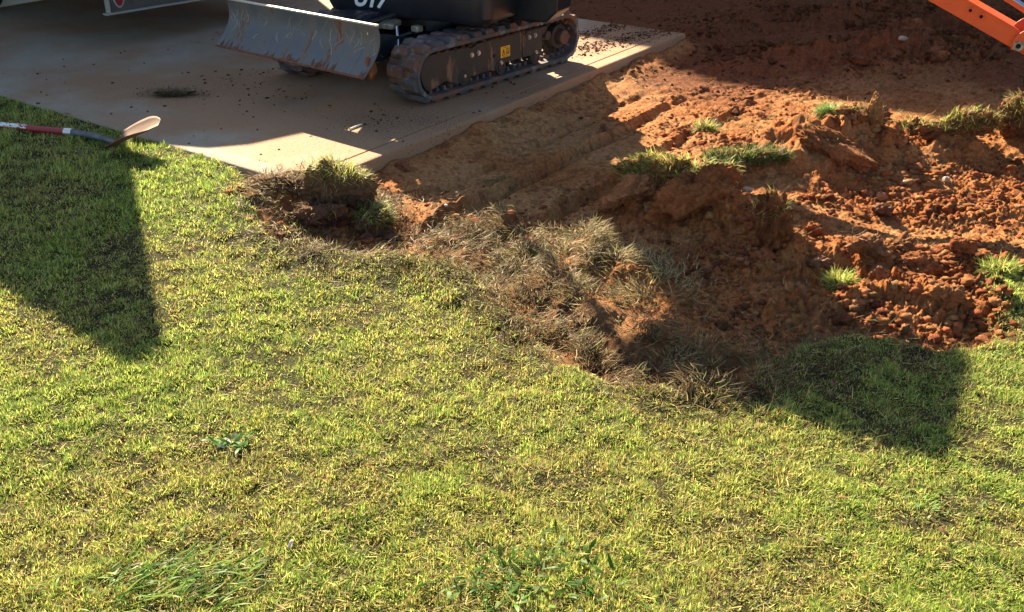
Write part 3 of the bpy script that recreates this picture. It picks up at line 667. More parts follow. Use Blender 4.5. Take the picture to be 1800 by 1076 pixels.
sod(1680,258,(.24,.11,.10),'wide sod with olive grass draped over red clay',(.33,.14,.06),1100,(.035,.07),((LIME,GREEN,YEL,GREY,BRN,STR),(2,2,1,2,1,2)),seed=21,roots=80,gaz=3.1,glean=(.4,1.7))
sod(1792,255,(.12,.10,.12),'sod cut by the right photo edge with green grass',(.22,.1,.05),800,(.04,.08),DULL,seed=22,roots=60,dz=.02)
sod(1475,500,(.05,.045,.03),'little bright green tuft among the red clods',(.3,.12,.05),600,(.04,.08),FRESH,seed=23,roots=20)
sod(1480,262,(.06,.04,.03),'thin wisp of grass on the slanting slab',(.3,.12,.05),60,(.02,.04),DULL,seed=24,roots=60)
sod(1750,500,(.06,.05,.03),'grassy sod lifted at the lawn corner right',(.15,.08,.04),450,(.04,.07),FRESH,seed=25,roots=30)
sod(1320,275+8,(.05,.04,.05),'root bearded clod between the strip and the slanting slab',(.3,.12,.05),0,seed=26,roots=90)
def clod(px,py,size,label,c=(.36,.14,.055),seed=1,dz=0,tilt=(0,0,0)):
    x,y=U(px,py,DZ+.04); z=ztop(x,y)
    o,_=lump_mesh('dirt_clod',size,seed,M['soil'],c,None,tilt=tilt); o.location=(x,y,z+size[2]*.45+dz)
    tag(o,label,'dirt clod',group='single clods of dug clay')
for i,(px,py,s,l,c) in enumerate([
 (1530,470,(.085,.06,.05),'largest brown clod at the middle of the red clod ridge',(.33,.15,.07)),
 (1585,455,(.06,.05,.05),'rounded clod touching the largest one from behind',(.36,.16,.07)),
 (1620,475,(.08,.06,.05),'crumbly red clod right of the largest one',(.38,.14,.05)),
 (1680,470,(.06,.05,.04),'red wedge clod near the right end of the ridge',(.40,.13,.05)),
 (1545,490,(.045,.04,.035),'small square clod just below the largest one',(.36,.16,.07)),
 (1440,468,(.05,.045,.03),'flat clod beside the sunlit bare patch',(.36,.17,.09)),
 (1660,545,(.06,.055,.045),'smooth sunlit clod above the lawn corner',(.42,.18,.07)),
 (1595,575,(.028,.025,.03),'tan cube shaped clod on the lawn edge of the dig',(.42,.20,.09)),
 (1475,555,(.04,.035,.03),'dark red clod in the shade below the green tuft',(.26,.09,.04)),
 (1560,345,(.05,.045,.04),'dark cluster clod alone in the sunlit trench',(.28,.13,.07)),
 (1655,325,(.06,.04,.03),'brick red slab clod in the sunny trench',(.42,.14,.05)),
 (1430,395,(.05,.04,.035),'red clod in front of the trench shade',(.38,.14,.05)),
 (1240,470,(.028,.024,.02),'reddish chip lying alone on the shaded floor',(.42,.17,.08)),
 (1295,395,(.04,.035,.03),'red clod right of the front clay block',(.40,.15,.06)),
 (1095,170,(.02,.018,.015),'small clod on the packed clay by the machine shadow',(.3,.12,.06)),
 (1062,218,(.028,.022,.03),'pointed clod standing where two shadows meet',(.42,.18,.09)),
 (1268,78,(.07,.05,.05),'red clod off the far slab corner',(.28,.10,.05)),
 (1590,90,(.17,.13,.12),'biggest cracked clod on the back pile',(.28,.10,.045)),
 (1505,120,(.08,.06,.05),'dark clod at the left foot of the back pile',(.24,.09,.04)),
 (1640,120,(.09,.06,.05),'flat clod at the right foot of the back pile',(.26,.10,.045)),
 (708,300,(.045,.03,.03),'tan clod at the foot of the slab edge',(.36,.16,.08)),
 (645,402,(.022,.02,.03),'upright brown chip in the little pit',(.25,.12,.07)),
 (690,400,(.04,.03,.02),'dark crumbly clod in the sunny little pit',(.22,.11,.06)),
 ]): clod(px,py,s,l,c,seed=40+i)
def stone(px,py,size,label,name='stone',mat='stone',dz=0,seed=1,cat='stone',zz=None):
    x,y=U(px,py,DZ+.05 if zz is None else zz); z=ztop(x,y)
    o,_=lump_mesh(name,size,seed,M[mat],(.5,.5,.5),None,rough=.12,sub=3); o.location=(x,y,z+size[2]*.4+dz); tag(o,label,cat)
stone(1583,95,(.035,.028,.02),'pale broken stone on the back pile',dz=.03,seed=91,zz=.0)
stone(1312,338,(.028,.018,.014),'flat pale stone right of the centre sods',dz=.03,seed=92)
stone(1594,303,(.014,.013,.012),'small round white pebble in the trench','pebble','pebble',seed=93,cat='pebble')
stone(1665,306,(.022,.018,.018),'tan stone in the sunlit trench right of the pebble',seed=94)
stone(783,364,(.012,.01,.008),'white chip beside the sunlit sliver','pebble','pebble',seed=95,cat='pebble')
# wad of dead grass lying on the slab
x,y=U(305,168); e=empty('dead_grass_wad',(x,y,0),0,'small dark wad of dead grass on the shaded concrete','grass wad')
o,v=lump_mesh('soil',(.13,.05,.02),77,M['soil'],(.08,.05,.03),e,sub=3); o.location=(0,0,.01)
n=800; b=np.stack([rng.normal(size=n)*.085,rng.normal(size=n)*.035,rng.uniform(0,.03,n)],-1)
ribbons('dry_grass',b,rng.uniform(0,6.28,n),rng.uniform(.02,.06,n),.002+.001*rng.random(n),rng.uniform(.7,1.6,n),rng.uniform(-.3,1.2,n),palette(n,[2,2,1],[(.13,.12,.06),BRN,(.24,.21,.13)]),M['straw'],5,side_j=.4,parent=e)
# ------------------------------------------------------------------ weeds, leaves, twig
def weed(px,py,n,ln,wd,label,cat,spread,lean,cols,p,name='weed',K=5,bias=None):
    x,y=U(px,py,LZ+.01); z=ztop(x,y); b=rng.normal(size=(n,2))*np.array(spread); bz=H(x+b[:,0],y+b[:,1])
    e=np.stack([b[:,0],b[:,1],bz-z+.010],-1)
    az=np.arctan2(b[:,0],b[:,1])+rng.normal(size=n)*.8 if bias is None else bias+rng.normal(size=n)*.45
    o=ribbons(name,e,az,rng.uniform(*ln,n),rng.uniform(*wd,n),rng.uniform(*lean,n),rng.uniform(.1,.9,n),palette(n,p,cols,.15),M['grass'],K,tipw=.1)
    o.location=(x,y,z); tag(o,label,cat)
weed(408,778,34,(.025,.045),(.008,.014),'small dark green broad leaf weed alone in the lawn','weed',(.022,.014),(.7,1.4),[(.07,.16,.03),(.12,.24,.05),(.3,.36,.25)],[3,2,.6])
weed(930,1020,170,(.022,.042),(.006,.012),'patch of dark broad leaf weeds at the bottom of the lawn','weed',(.095,.06),(.8,1.5),[(.05,.12,.02),(.10,.20,.04),(.25,.33,.15)],[4,2,.5])
weed(300,1015,300,(.03,.065),(.0035,.006),'clump of long coarse green grass at the lower left','grass clump',(.11,.05),(.95,1.5),[(.08,.17,.02),(.22,.33,.05),(.06,.11,.02)],[3,3,2],name='grass_clump',bias=1.0)
weed(1630,890,30,(.015,.03),(.003,.006),'pale green tuft in the lawn at lower right','grass clump',(.05,.03),(.3,1.1),[(.22,.36,.10),(.3,.4,.16)],[1,1],name='grass_clump')
0 and weed(170,205,90,(.03,.07),(.002,.004),'grass overhanging the slab edge above the shovel','grass clump',(.14,.03),(.2,1.0),[GREEN,DKG,LIME],[3,2,1],name='grass_clump')
def leaf(px,py,size,c,label,rz=0,tx=.2,ty=.2,dz=.022):
    x,y=U(px,py,LZ+.02); z=ztop(x,y)+dz; L=size
    pts=[(0,-1),(.28,-.6),(.42,-.1),(.33,.4),(0,1),(-.33,.4),(-.42,-.1),(-.28,-.6)]
    vs=[(0,0,0)]+[(a*L*.5,b*L*.5,.06*L*(abs(a)*3)) for a,b in pts]
    vs+= [(a,b,c_-.0006) for a,b,c_ in vs]
    fs=[(0,i+1,(i+1)%8+1) for i in range(8)]+[(9,(i+1)%8+10,i+10) for i in range(8)]+[(i+1,i+10,(i+1)%8+10,(i+1)%8+1) for i in range(8)]
    V=np.array(vs); Fl=[];S=[]
    for f in fs: Fl+=list(f); S.append(len(f))
    o=np_mesh('fallen_leaf',V,Fl,S,M['leaf'],np.tile(c,(len(V),1)),smooth=True); o.location=(x,y,z); o.rotation_euler=(tx,ty,rz)
    tag(o,label,'leaf')
leaf(511,957,.026,(.62,.55,.50),'pale pinkish leaf on the lawn at lower left',-.3,.9,.1)
leaf(1660,937,.032,(.12,.05,.04),'dark red leaf on the lawn at lower right',.5)
leaf(1483,875,.024,(.30,.12,.06),'rust coloured leaf on the lawn near the right',1.2)
leaf(1463,676,.022,(.30,.15,.08),'tan leaf in the shadow at the lawn edge',.2,.8)
leaf(147,287,.045,(.26,.17,.12),'curled tan leaf below the shovel handle',-.4,.7,.4)
leaf(122,218,.04,(.16,.05,.035),'dark red leaf in the grass above the shovel handle',1.5)
leaf(1655,935-230,.02,(.35,.22,.1),'small tan leaf at the shadow tip on the right',.9)
x0,y0=U(615,229); x1,y1=U(637,220)  # pale rod stands in for a sliver of sunlight on the slab
t=MB().tube([(x0,y0,.006),((x0+x1)/2,(y0+y1)/2,.007),(x1,y1,.006)],[.005,.0055,.003],8).build('sun_sliver',M['sun_streak']); tag(t,'short pale stick standing in for sunlight on the concrete','sun_sliver')
# ------------------------------------------------------------------ excavator
UA=R(231.1); CX,CY=-.522,6.549
exc=empty('mini_excavator',(CX,CY,0),UA,'black mini excavator with orange arm standing on the concrete slab','excavator')
def stadium(a,r,zc,n=14,ph=0):
    P=[(a+r*math.cos(t),zc+r*math.sin(t)) for t in np.linspace(-math.pi/2,math.pi/2,n)]
    P+=[(-a+r*math.cos(t),zc+r*math.sin(t)) for t in np.linspace(math.pi/2,1.5*math.pi,n)]
    return P
TA=.615; ZC=.170
def path_at(s,r):
    """point and normal on the stadium of radius r at arc fraction by length on the pitch line"""
    Ls=2*TA; La=math.pi*r; T=2*Ls+2*La; s=s%T
    if s<Ls: return (-TA+s,ZC-r),(0,-1),(1,0)
    s-=Ls
    if s<La: t=-math.pi/2+s/r; return (TA+r*math.cos(t),ZC+r*math.sin(t)),(math.cos(t),math.sin(t)),(-math.sin(t),math.cos(t))
    s-=La
    if s<Ls: return (TA-s,ZC+r),(0,1),(-1,0)
    s-=Ls; t=math.pi/2+s/r; return (-TA+r*math.cos(t),ZC+r*math.sin(t)),(math.cos(t),math.sin(t)),(-math.sin(t),math.cos(t))
def make_track(side):
    y0,y1=(.39,.62) if side>0 else (-.62,-.39)
    e=exc
    ro,ri=.146,.122
    mb=MB(); po=stadium(TA,ro,ZC,16); pi=stadium(TA,ri,ZC,16); n=len(po)
    vs=[(p[0],y0,p[1]) for p in po]+[(p[0],y1,p[1]) for p in po]+[(p[0],y0,p[1]) for p in pi]+[(p[0],y1,p[1]) for p in pi]
    fs=[]
    for i in range(n):
        j=(i+1)%n
        fs+=[(i,j,n+j,n+i),(2*n+i,3*n+i,3*n+j,2*n+j),(i,2*n+i,2*n+j,j),(n+i,n+j,3*n+j,3*n+i)]
    mb.add(vs,fs)
    r=ro-.001; T=4*TA+2*math.pi*r; nl=31; pitch=T/nl
    yo,yi=(y1,y0) if side>0 else (y0,y1); mid=(y0+y1)/2
    for k in range(nl):
        for half in(0,1):
            s=(k+.5*half)*pitch; (px,pz),(nx,nz),(tx,tz)=path_at(s,r)
            ya,yb=(yo,mid-(.012*np.sign(yo-yi))) if half==0 else (mid+(.012*np.sign(yo-yi)),yi)
            sk=.010
            sg=np.sign(yb-ya); ya2=ya+sg*(.004 if half==0 else 0); yb2=yb-sg*(.004 if half else 0)
            base=[(-.039,ya2,0),(.039,ya2,0),(.039+sk,yb2,0),(-.039+sk,yb2,0)]; top=[(-.023,ya2+sg*(.012 if half==0 else .002),.026),(.023,ya2+sg*(.012 if half==0 else .002),.026),(.026+sk,yb2-sg*(.012 if half else .002),.026),(-.026+sk,yb2-sg*(.012 if half else .002),.026)]
            vv=[(px+tx*a+nx*h,yy,pz+tz*a+nz*h) for a,yy,h in base+top]
            mb.add(vv,[(0,1,2,3),(7,6,5,4),(0,4,5,1),(1,5,6,2),(2,6,7,3),(3,7,4,0)])
    # guide lugs inside the belt
    ng=56; r2=ri+.001; T2=4*TA+2*math.pi*r2
    for k in range(ng):
        (px,pz),(nx,nz),(tx,tz)=path_at(k*T2/ng,r2)
        for yy in (mid-.045,mid+.045,):
            c=[(a,b,h) for h in(0,.026) for a,b in((-.011,-.016),(.011,-.016),(.011,.016),(-.011,.016))]
            vv=[(px+tx*a*(1-8*h)-nx*h,yy+b,pz+tz*a*(1-8*h)-nz*h) for a,b,h in c]
            mb.add(vv,[(0,1,2,3),(7,6,5,4),(0,4,5,1),(1,5,6,2),(2,6,7,3),(3,7,4,0)])
    tr=mb.build('rubber_track',M['rubber'],e,bevel=.003)
    s=1 if side>0 else -1
    # side frame
    fr=MB(); yf0,yf1=sorted((s*.43,s*.588))
    pts=[]
    for t in np.linspace(-.35*math.pi,.5*math.pi,12): pts.append((.60+.098*math.cos(t),ZC-.004+.106*math.sin(t)))
    pts+=[(.30,.262),(.28,.252),(.25,.252),(.23,.266),(-.20,.272),(-.21,.25),(-.23,.25),(-.24,.268),(-.40,.268),(-.40,.09)]
    pts+=[(-.36,.085),(-.30,.105),(-.22,.11),(-.02,.108),(.05,.075),(.10,.085),(.28,.085),(.34,.06),(.41,.07),(.50,.10),(.56,.085)]
    pts=[(a,b) for a,b in pts]
    fr.prism(pts,yf0,yf1)
    f=fr.build('track_frame',M['frame'],e,bevel=.004)
    # raised rear plate and weld seams
    p=MB(); a0,a1=sorted((s*.586,s*.594)); p.prism([(-.20,.262),(-.21,.245),(-.235,.245),(-.245,.262),(-.395,.262),(-.395,.10),(-.20,.115)],a0,a1)
    p.build('rear_plate',M['frame'],f,bevel=.002)
    b=MB()
    for bx,bz in((.275,.212),(.215,.214),(-.265,.226),(-.325,.228),(.345,.105),(.01,.118),(-.335,.12)):
        b.cyl((bx,s*.585,bz),(bx,s*.603,bz),.0105,seg=6); b.cyl((bx,s*.585,bz),(bx,s*.596,bz),.0145,seg=14)
    b.build('bolts',M['bolt'],f)
    MB().cyl((.07,s*.586,.17),(.07,s*.5895,.17),.012).build('grease_hole',M['black'],f)
    if s>0:
        st=MB().box((-.035,.5905,.178),(.088,.003,.066)).build('warning_sticker',M['yellow'],f)
        g=MB()
        def seg(p,q,w=.003):
            p=Vector((p[0],0,p[1]));q=Vector((q[0],0,q[1]));d=q-p;a=math.atan2(d.z,d.x)
            g.box(((p.x+q.x)/2,.593,(p.z+q.z)/2),(d.length+w,.001,w),(0,-a,0))
        ox=-.035;oz=.178
        for L in ([(-.078+.045,.155),(-.018+.045,.155),(-.048+.045,.2),(-.078+.045,.155)],): pass
        tri=[(ox+.032,oz-.018),(ox+.004,oz-.018),(ox+.018,oz+.016),(ox+.032,oz-.018)]
        for a,b_ in zip(tri[:-1],tri[1:]): seg(a,b_)
        seg((ox+.018,oz-.008),(ox+.018,oz+.004)); 
        for q in ([(ox-.008,oz+.016),(ox-.034,oz+.016),(ox-.034,oz-.016),(ox-.008,oz-.016),(ox-.008,oz+.016)],):
            for a,b_ in zip(q[:-1],q[1:]): seg(a,b_,.0025)
        seg((ox-.014,oz-.010),(ox-.028,oz-.002)); seg((ox-.028,oz-.010),(ox-.014,oz-.010)); seg((ox-.021,oz-.002),(ox-.021,oz+.01))
        seg((ox+.034,oz-.027),(ox-.034,oz-.027),.002); seg((ox+.02,oz+.026),(ox-.02,oz+.026),.002)
        g.build('pictogram',M['black'],st,smooth=False)
    # rollers
    for rx in(.34,.01,-.33):
        rl=MB(); 
        for yy in(.44,.585): rl.cyl((rx,s*(yy-.012),.092),(rx,s*(yy+.010),.092),.045,seg=24)
        rl.cyl((rx,s*.43,.092),(rx,s*.60,.092),.02,seg=16); rl.cyl((rx,s*.594,.092),(rx,s*.602,.092),.032,hollow=.022,seg=20)
        rl.build('track_roller',M['frame'],e,bevel=.003)
    # carrier / sprocket / idler
    sp=MB(); sx=-TA
    nt_=18; tp=[]
    for i in range(nt_*2):
        a=2*math.pi*i/(nt_*2); rr=.118 if i%2==0 else .098; tp.append((sx+rr*math.cos(a),ZC+rr*math.sin(a)))
    sp.prism(tp,*sorted((s*.48,s*.515)))
    sp.cyl((sx,s*.45,ZC),(sx,s*.565,ZC),.085,.078,seg=28)
    sp.cyl((sx,s*.56,ZC),(sx,s*.605,ZC),.050,.047,seg=28)
    sp.build('drive_sprocket',M['frame'],e,bevel=.003)
    hc=MB().cyl((sx,s*.604,ZC),(sx,s*.612,ZC),.046,.043,seg=28); hc.build('hub_cover',M['rubber_side'],e,bevel=.002)
    nb=MB()
    nb.box((-.43,s*.57,.24),(.05,.03,.05)); nb.cyl((-.455,s*.56,.205),(-.455,s*.598,.205),.028,seg=18)
    nb.build('tensioner',M['frame'],e,bevel=.003)
    idl=MB().cyl((TA,s*.47,ZC),(TA,s*.54,ZC),.12,seg=32).cyl((TA,s*.44,ZC),(TA,s*.57,ZC),.05,seg=20); idl.build('idler_wheel',M['frame'],e,bevel=.004)
    # mud packed along the top of the frame and under the belt
    n=260; r_=np.random.default_rng(5 if s>0 else 6)
    mx=r_.uniform(-.4,.6,n); my=s*r_.uniform(.50,.585,n); mz=np.full(n,.262); ms=.006+.012*r_.random(n)
    o=rocks('packed_mud',mx,my,mz,ms,palette(n,[1,1],[(.20,.09,.045),(.13,.06,.035)]),M['soil'],1.0); o.parent=e
make_track(1); make_track(-1)
# centre of the undercarriage
cf=MB()
cf.box((0,0,.23),(.62,.52,.11)); cf.box((.25,0,.22),(.16,.90,.10)); cf.box((-.25,0,.22),(.16,.90,.10))
cf.prism([(.30,.17),(.42,.16),(.42,.24),(.32,.30),(.1,.33)],-.17,.17)
cf.build('undercarriage',M['navy'],exc,bevel=.01)
MB().cyl((0,0,.28),(0,0,.40),.27,.26,seg=40).build('slew_ring',M['navy'],exc,bevel=.006)
# dozer blade
BX=1.047; BZ=.253; BH=.245
def blade():
    W=.62; n=14
    prof=[]
    for i in range(n+1):
        t=i/n; # concave towards the front (+x); bottom forward
        x=BX+.115*(1-t)**1.0-.055*math.sin(math.pi*t)+.0*t; z=BZ+BH*t; prof.append((x,z))
    th=.012
    ys=[-W,-W+.105,-W+.107,-W+.109,W-.109,W-.107,W-.105,W]
    dx=[0,0,-.003,0,0,-.003,0,0]
    vs=[];fs=[]
    m=len(prof)
    for yy,d in zip(ys,dx):
        for x,z in prof: vs.append((x+d,yy,z))
    for yy in ys:
        for x,z in prof: vs.append((x-th,yy,z))
    ny=len(ys); o=ny*m
    for j in range(ny-1):
        for i in range(m-1):
            fs.append((j*m+i,(j+1)*m+i,(j+1)*m+i+1,j*m+i+1)); fs.append((o+j*m+i,o+j*m+i+1,o+(j+1)*m+i+1,o+(j+1)*m+i))
        fs.append((j*m,o+j*m,o+(j+1)*m,(j+1)*m)); fs.append((j*m+m-1,(j+1)*m+m-1,o+(j+1)*m+m-1,o+j*m+m-1))
    for j in(0,ny-1):
        for i in range(m-1):
            fs.append((j*m+i,j*m+i+1,o+j*m+i+1,o+j*m+i))
    b=MB().add(vs,fs).build('dozer_blade',M['blade'],exc)
    # top lip, brighter than the blade face
    tx,tz=prof[-1]
    MB().box((tx-.008,0,tz+.004),(.022,1.24,.009)).build('blade_lip',M['edge'],b,bevel=.001)
    # cutting edge
    bx,bz=prof[0]
    MB().prism([(bx+.003,bz-.006),(bx-.012,bz-.006),(bx-.016,bz+.004),(bx+.0005,bz+.005)],-W,W).build('cutting_edge',M['rust'],b,bevel=.001)
    # streaks of caked clay above the cutting edge
    r_=np.random.default_rng(9); s=MB()
    for k in range(170):
        yy=r_.uniform(-W,W) ; 
        if r_.random()>(.35+.65*(yy>-.2)): continue
        if math.sin(yy*23+1.3*math.sin(yy*7))<-.1: continue
        hh=.01+.035*r_.random()**1.4; sl=r_.uniform(-.01,.012)
        i1=hh/BH
        def pf(t): return (BX+.115*(1-t)-.055*math.sin(math.pi*t)+.0025,BZ+BH*t)
        w=.004+.008*r_.random()
        a=pf(0);c=pf(i1/2);d=pf(i1)
        s.add([(a[0],yy-w/2,a[1]),(a[0],yy+w/2,a[1]),(c[0]+.002,yy+w/2+sl/2,c[1]),(c[0]+.002,yy-w/2+sl/2,c[1]),(d[0],yy+sl,d[1])],[(0,1,2,3),(3,2,4)])
    s.build('clay_streaks',M['rust'],b,smooth=False)
    # clay stuck behind the near end
    o_,_=lump_mesh('stuck_clay',(.035,.03,.06),88,M['soil'],(.30,.11,.05),b,sub=3); o_.location=(BX-.02+.05,W-.03,BZ+.04)
    # scrape marks
    r2=np.random.default_rng(12); q=MB()
    for k in range(38):
        yy=r2.uniform(-W+.05,W-.05); t0=r2.uniform(.25,.7); t1=min(.98,t0+r2.uniform(.1,.3)); dy=r2.uniform(-.06,.06)
        P=[]
        for u in np.linspace(0,1,6):
            t=t0+(t1-t0)*u; P.append((BX+.115*(1-t)-.055*math.sin(math.pi*t)+.0014,yy+dy*u+.008*math.sin(4*u+k),BZ+BH*t))
        wv=.0018+.0022*r2.random()
        vs=[];fs=[]
        for p in P: vs+=[(p[0],p[1]-wv,p[2]),(p[0],p[1]+wv,p[2])]
        for i in range(5): fs.append((2*i,2*i+1,2*i+3,2*i+2))
        q.add(vs,fs)
    q.build('scrape_marks',M['scrape'],b,smooth=False)
    # back ribs and arms
    a=MB()
    for yy in(-.30,.30):
        a.prism([(BX-.0,BZ+.03),(BX-.01,BZ+.17),(BX-.06,BZ+.17),(.42,.30),(.36,.20),(BX-.08,BZ-.02)],yy-.03,yy+.03)
    a.cyl((BX-.04,-.5,BZ+.13),(BX-.04,.5,BZ+.13),.028,seg=16)
    a.build('blade_arms',M['navy'],exc,bevel=.005)
    MB().cyl((.35,0,.40),(.72,0,.385),.036,seg=20).build('blade_cylinder',M['navy'],exc,bevel=.003)
    MB().cyl((.72,0,.385),(BX-.03,0,BZ+.14),.018,seg=16).build('cylinder_rod',M['chrome'],exc)
blade()
# small fittings between blade and body
MB().cyl((.60,.40,.38),(.47,.28,.42),.001).build('pin',M['bolt'],exc) if 0 else None
ft=MB().box((.52,.18,.375),(.11,.10,.03),(0,.1,.3)).box((.46,.34,.36),(.05,.05,.035)); ft.build('valve_block',M['bushing'],exc,bevel=.005)
MB().tube([(.55,.27,.375),(.62,.34,.30),(.66,.36,.22),(.68,.36,.15)],.009,8).build('steel_pipe',M['chrome'],exc)
ls=MB().cyl((.70,.14,.37),(.715,.15,.372),.035,.03,seg=24); ls.build('work_lens',M['brass'],exc,bevel=.002)
hc=MB()
hc.tube([(.30,.10,.36),(.45,.16,.42),(.60,.14,.40),(.72,.10,.38)],.014,8)
hc.tube([(.28,-.08,.36),(.42,-.02,.43),(.58,.02,.42),(.70,.02,.40)],.014,8)
hc.tube([(.35,.25,.30),(.50,.32,.34),(.66,.30,.32),(.80,.28,.30)],.010,8)
hc.build('hydraulic_hoses',M['hose'],exc)
cv=MB().prism([(.42,.36),(.62,.34),(.74,.35),(.70,.41),(.58,.43),(.44,.43)],-.16,.10); cv.build('cylinder_guard',M['navy'],exc,bevel=.02,seg=3)
# ---- upper body (turned to the right)
UB=R(-27.5)-UA
ub=bpy.data.objects.new('upper_body',None); col.objects.link(ub); ub.parent=exc; ub.rotation_euler=(0,0,UB)
def rrect(x0,x1,y0,y1,rr,n=7):
    P=[]
    for cx,cy,a0,r in((x1-rr[0],y1-rr[0],0,rr[0]),(x0+rr[1],y1-rr[1],90,rr[1]),(x0+rr[2],y0+rr[2],180,rr[2]),(x1-rr[3],y0+rr[3],270,rr[3])):
        for t in np.linspace(0,90,n): P.append((cx+r*math.cos(R(a0+t)),cy+r*math.sin(R(a0+t))))
    return P
def loft(rings,name,mat,parent,bevel=0):
    vs=[];fs=[];n=len(rings[0][0])
    for P,z in rings: vs+=[(x,y,z) for x,y in P]
    for k in range(len(rings)-1):
        for i in range(n): j=(i+1)%n; fs.append((k*n+i,k*n+j,(k+1)*n+j,(k+1)*n+i))
    fs+=[tuple(range(n-1,-1,-1)),tuple((len(rings)-1)*n+i for i in range(n))]
    return MB().add(vs,fs).build(name,mat,parent,bevel=bevel)
loft([(rrect(-.42,.60,-.40,.40,(.08,.15,.15,.08)),.390),(rrect(-.49,.66,-.47,.47,(.08,.22,.22,.09)),.402),(rrect(-.53,.68,-.488,.488,(.09,.28,.28,.10)),.435),(rrect(-.60,.68,-.49,.49,(.09,.32,.32,.10)),.56),(rrect(-.60,.68,-.49,.49,(.09,.32,.32,.10)),.68)],'swing_deck',M['navy'],ub,.006)
loft([(rrect(-.605,-.02,-.47,.47,(.05,.32,.32,.05)),.69),(rrect(-.62,-.02,-.49,.49,(.05,.33,.33,.05)),.80),(rrect(-.60,-.04,-.47,.47,(.05,.33,.33,.05)),1.12),(rrect(-.54,-.06,-.42,.42,(.05,.3,.3,.05)),1.20)],'engine_hood',M['navy'],ub,.006)
pn=MB().box((.33,-.4915,.60),(.52,.006,.12)); pn.build('side_panel',M['navy'],ub,bevel=.003)
# cab
cb=loft([(rrect(-.26,.14,-.47,.40,(.05,.05,.05,.08)),.70),(rrect(-.27,.15,-.475,.40,(.05,.05,.05,.08)),1.38),(rrect(-.24,.12,-.44,.37,(.05,.05,.05,.08)),1.44)],'cab',M['navy'],ub,.01)
loft([(rrect(-.20,.30,-.06,.22,(.05,.05,.05,.05)),1.45),(rrect(-.20,.40,-.06,.20,(.05,.05,.05,.05)),1.75),(rrect(-.20,.48,-.06,.12,(.05,.05,.05,.05)),2.14)],'shadow_block',M['navy'],ub,.01)  # unseen solid block shaped to fill the machine's cast shadow
rf=loft([(rrect(-.25,.68,-.55,.12,(.06,.06,.06,.06)),2.15),(rrect(-.25,.69,-.56,.13,(.06,.06,.06,.06)),2.24),(rrect(-.20,.64,-.50,.08,(.05,.05,.05,.05)),2.30)],'canopy_roof',M['navy'],ub,.008)
for px_,py_ in ((-.20,-.45),(-.20,.08),(.60,.08)):
    MB().cyl((px_,py_,.68),(px_,py_,2.16),.020,seg=12).build('canopy_post',M['navy'],rf)
# number on the side of the deck
cu=bpy.data.curves.new('t','FONT'); cu.body='U17'; cu.size=.135; cu.shear=.35; cu.extrude=.0008; cu.offset=.004; cu.align_x='LEFT'; cu.space_character=1.0
tmp=bpy.data.objects.new('tmp',cu); col.objects.link(tmp); bpy.context.view_layer.update()
me=bpy.data.meshes.new_from_object(tmp.evaluated_get(bpy.context.evaluated_depsgraph_get())); bpy.data.objects.remove(tmp)
me.materials.clear(); me.materials.append(M['white'])
tx_=bpy.data.objects.new('lettering',me); col.objects.link(tx_); tx_.parent=ub; tx_.location=(-.215,-.4925,.452); tx_.rotation_euler=(math.pi/2,0,0)
# swing bracket, boom, arm
sb=MB(); sb.prism([(.66,.40),(.72,.375),(.86,.375),(.93,.44),(.95,.74),(.82,.74),(.80,.58),(.66,.57)],-.10,.10); sb.cyl((.74,0,.365),(.74,0,.56),.08,seg=24); sb.cyl((.89,-.12,.70),(.89,.12,.70),.04,seg=20)
sbo=sb.build('swing_bracket',M['navy'],ub,bevel=.01,seg=3)
def plate_link(p0,p1,w0,w1,y0,y1,name,mat,par=ub,bevel=.006):
    d=(Vector(p1)-Vector(p0)).normalized(); nrm=Vector((-d.y,d.x))
    a=Vector(p0);b=Vector(p1); P=[a+nrm*w0/2,b+nrm*w1/2,b-nrm*w1/2,a-nrm*w0/2]
    return MB().prism([tuple(q) for q in P],y0,y1).build(name,mat,par,bevel=bevel)
def fl(t): return t   # distance along the forward axis measured from the slew centre
boom=MB().prism([(.84,.70),(.93,.70),(1.03,.88),(1.6,.88),(2.05,.90),(2.52,1.02),(2.60,1.08),(2.54,1.16),(2.1,1.06),(1.6,1.02),(1.2,1.04),(.96,.98)],-.06,.06).build('boom',M['orange'],ub,bevel=.006)
# arm: located from the pivot that shows near the right edge of the photograph
org=Vector((CX,CY)); fw=Vector((math.cos(R(-27.5)),math.sin(R(-27.5)))); lf=Vector((-fw.y,fw.x))
def onplane(px,py,yoff=-.06):
    a=(px-900)/F; b=-(py-538)/F; d=Vector((a,cP+b*sP,-sP+b*cP)); o=Vector((0,0,CH))
    # plane through org + lf*yoff containing fw and z
    n=Vector((lf.x,lf.y,0)); p=Vector((org.x+lf.x*yoff,org.y+lf.y*yoff,0)); t=(p-o).dot(n)/d.dot(n); q=o+d*t
    return ((Vector((q.x,q.y))-org).dot(fw),q.z)
b0=onplane(1630,0); b1=onplane(1800,97); t0=onplane(1702,0); t1=onplane(1792,54); pv=onplane(1791,79)
print('ARM',b0,b1,t0,t1,pv)
d=(Vector(b1)-Vector(b0)).normalized(); A0=Vector(b0)-d*.46; A1=Vector(b1)+d*.10
nn=Vector((-d.y,d.x)); th=abs((Vector(t0)-Vector(b0)).dot(nn)); th1=abs((Vector(t1)-Vector(b0)).dot(nn))
arm=MB().prism([tuple(A0),tuple(A1-d*.03),tuple(A1+nn*.05),tuple(A1+nn*th1*.85-d*.10),tuple(Vector(t1)),tuple(A0+nn*(th+.01)+d*.1),tuple(A0+nn*(th+.06)),tuple(A0+nn*(th+.03)-d*.10),tuple(A0+nn*.05-d*.10)],-.06,.06).build('arm',M['orange'],ub,bevel=.003)
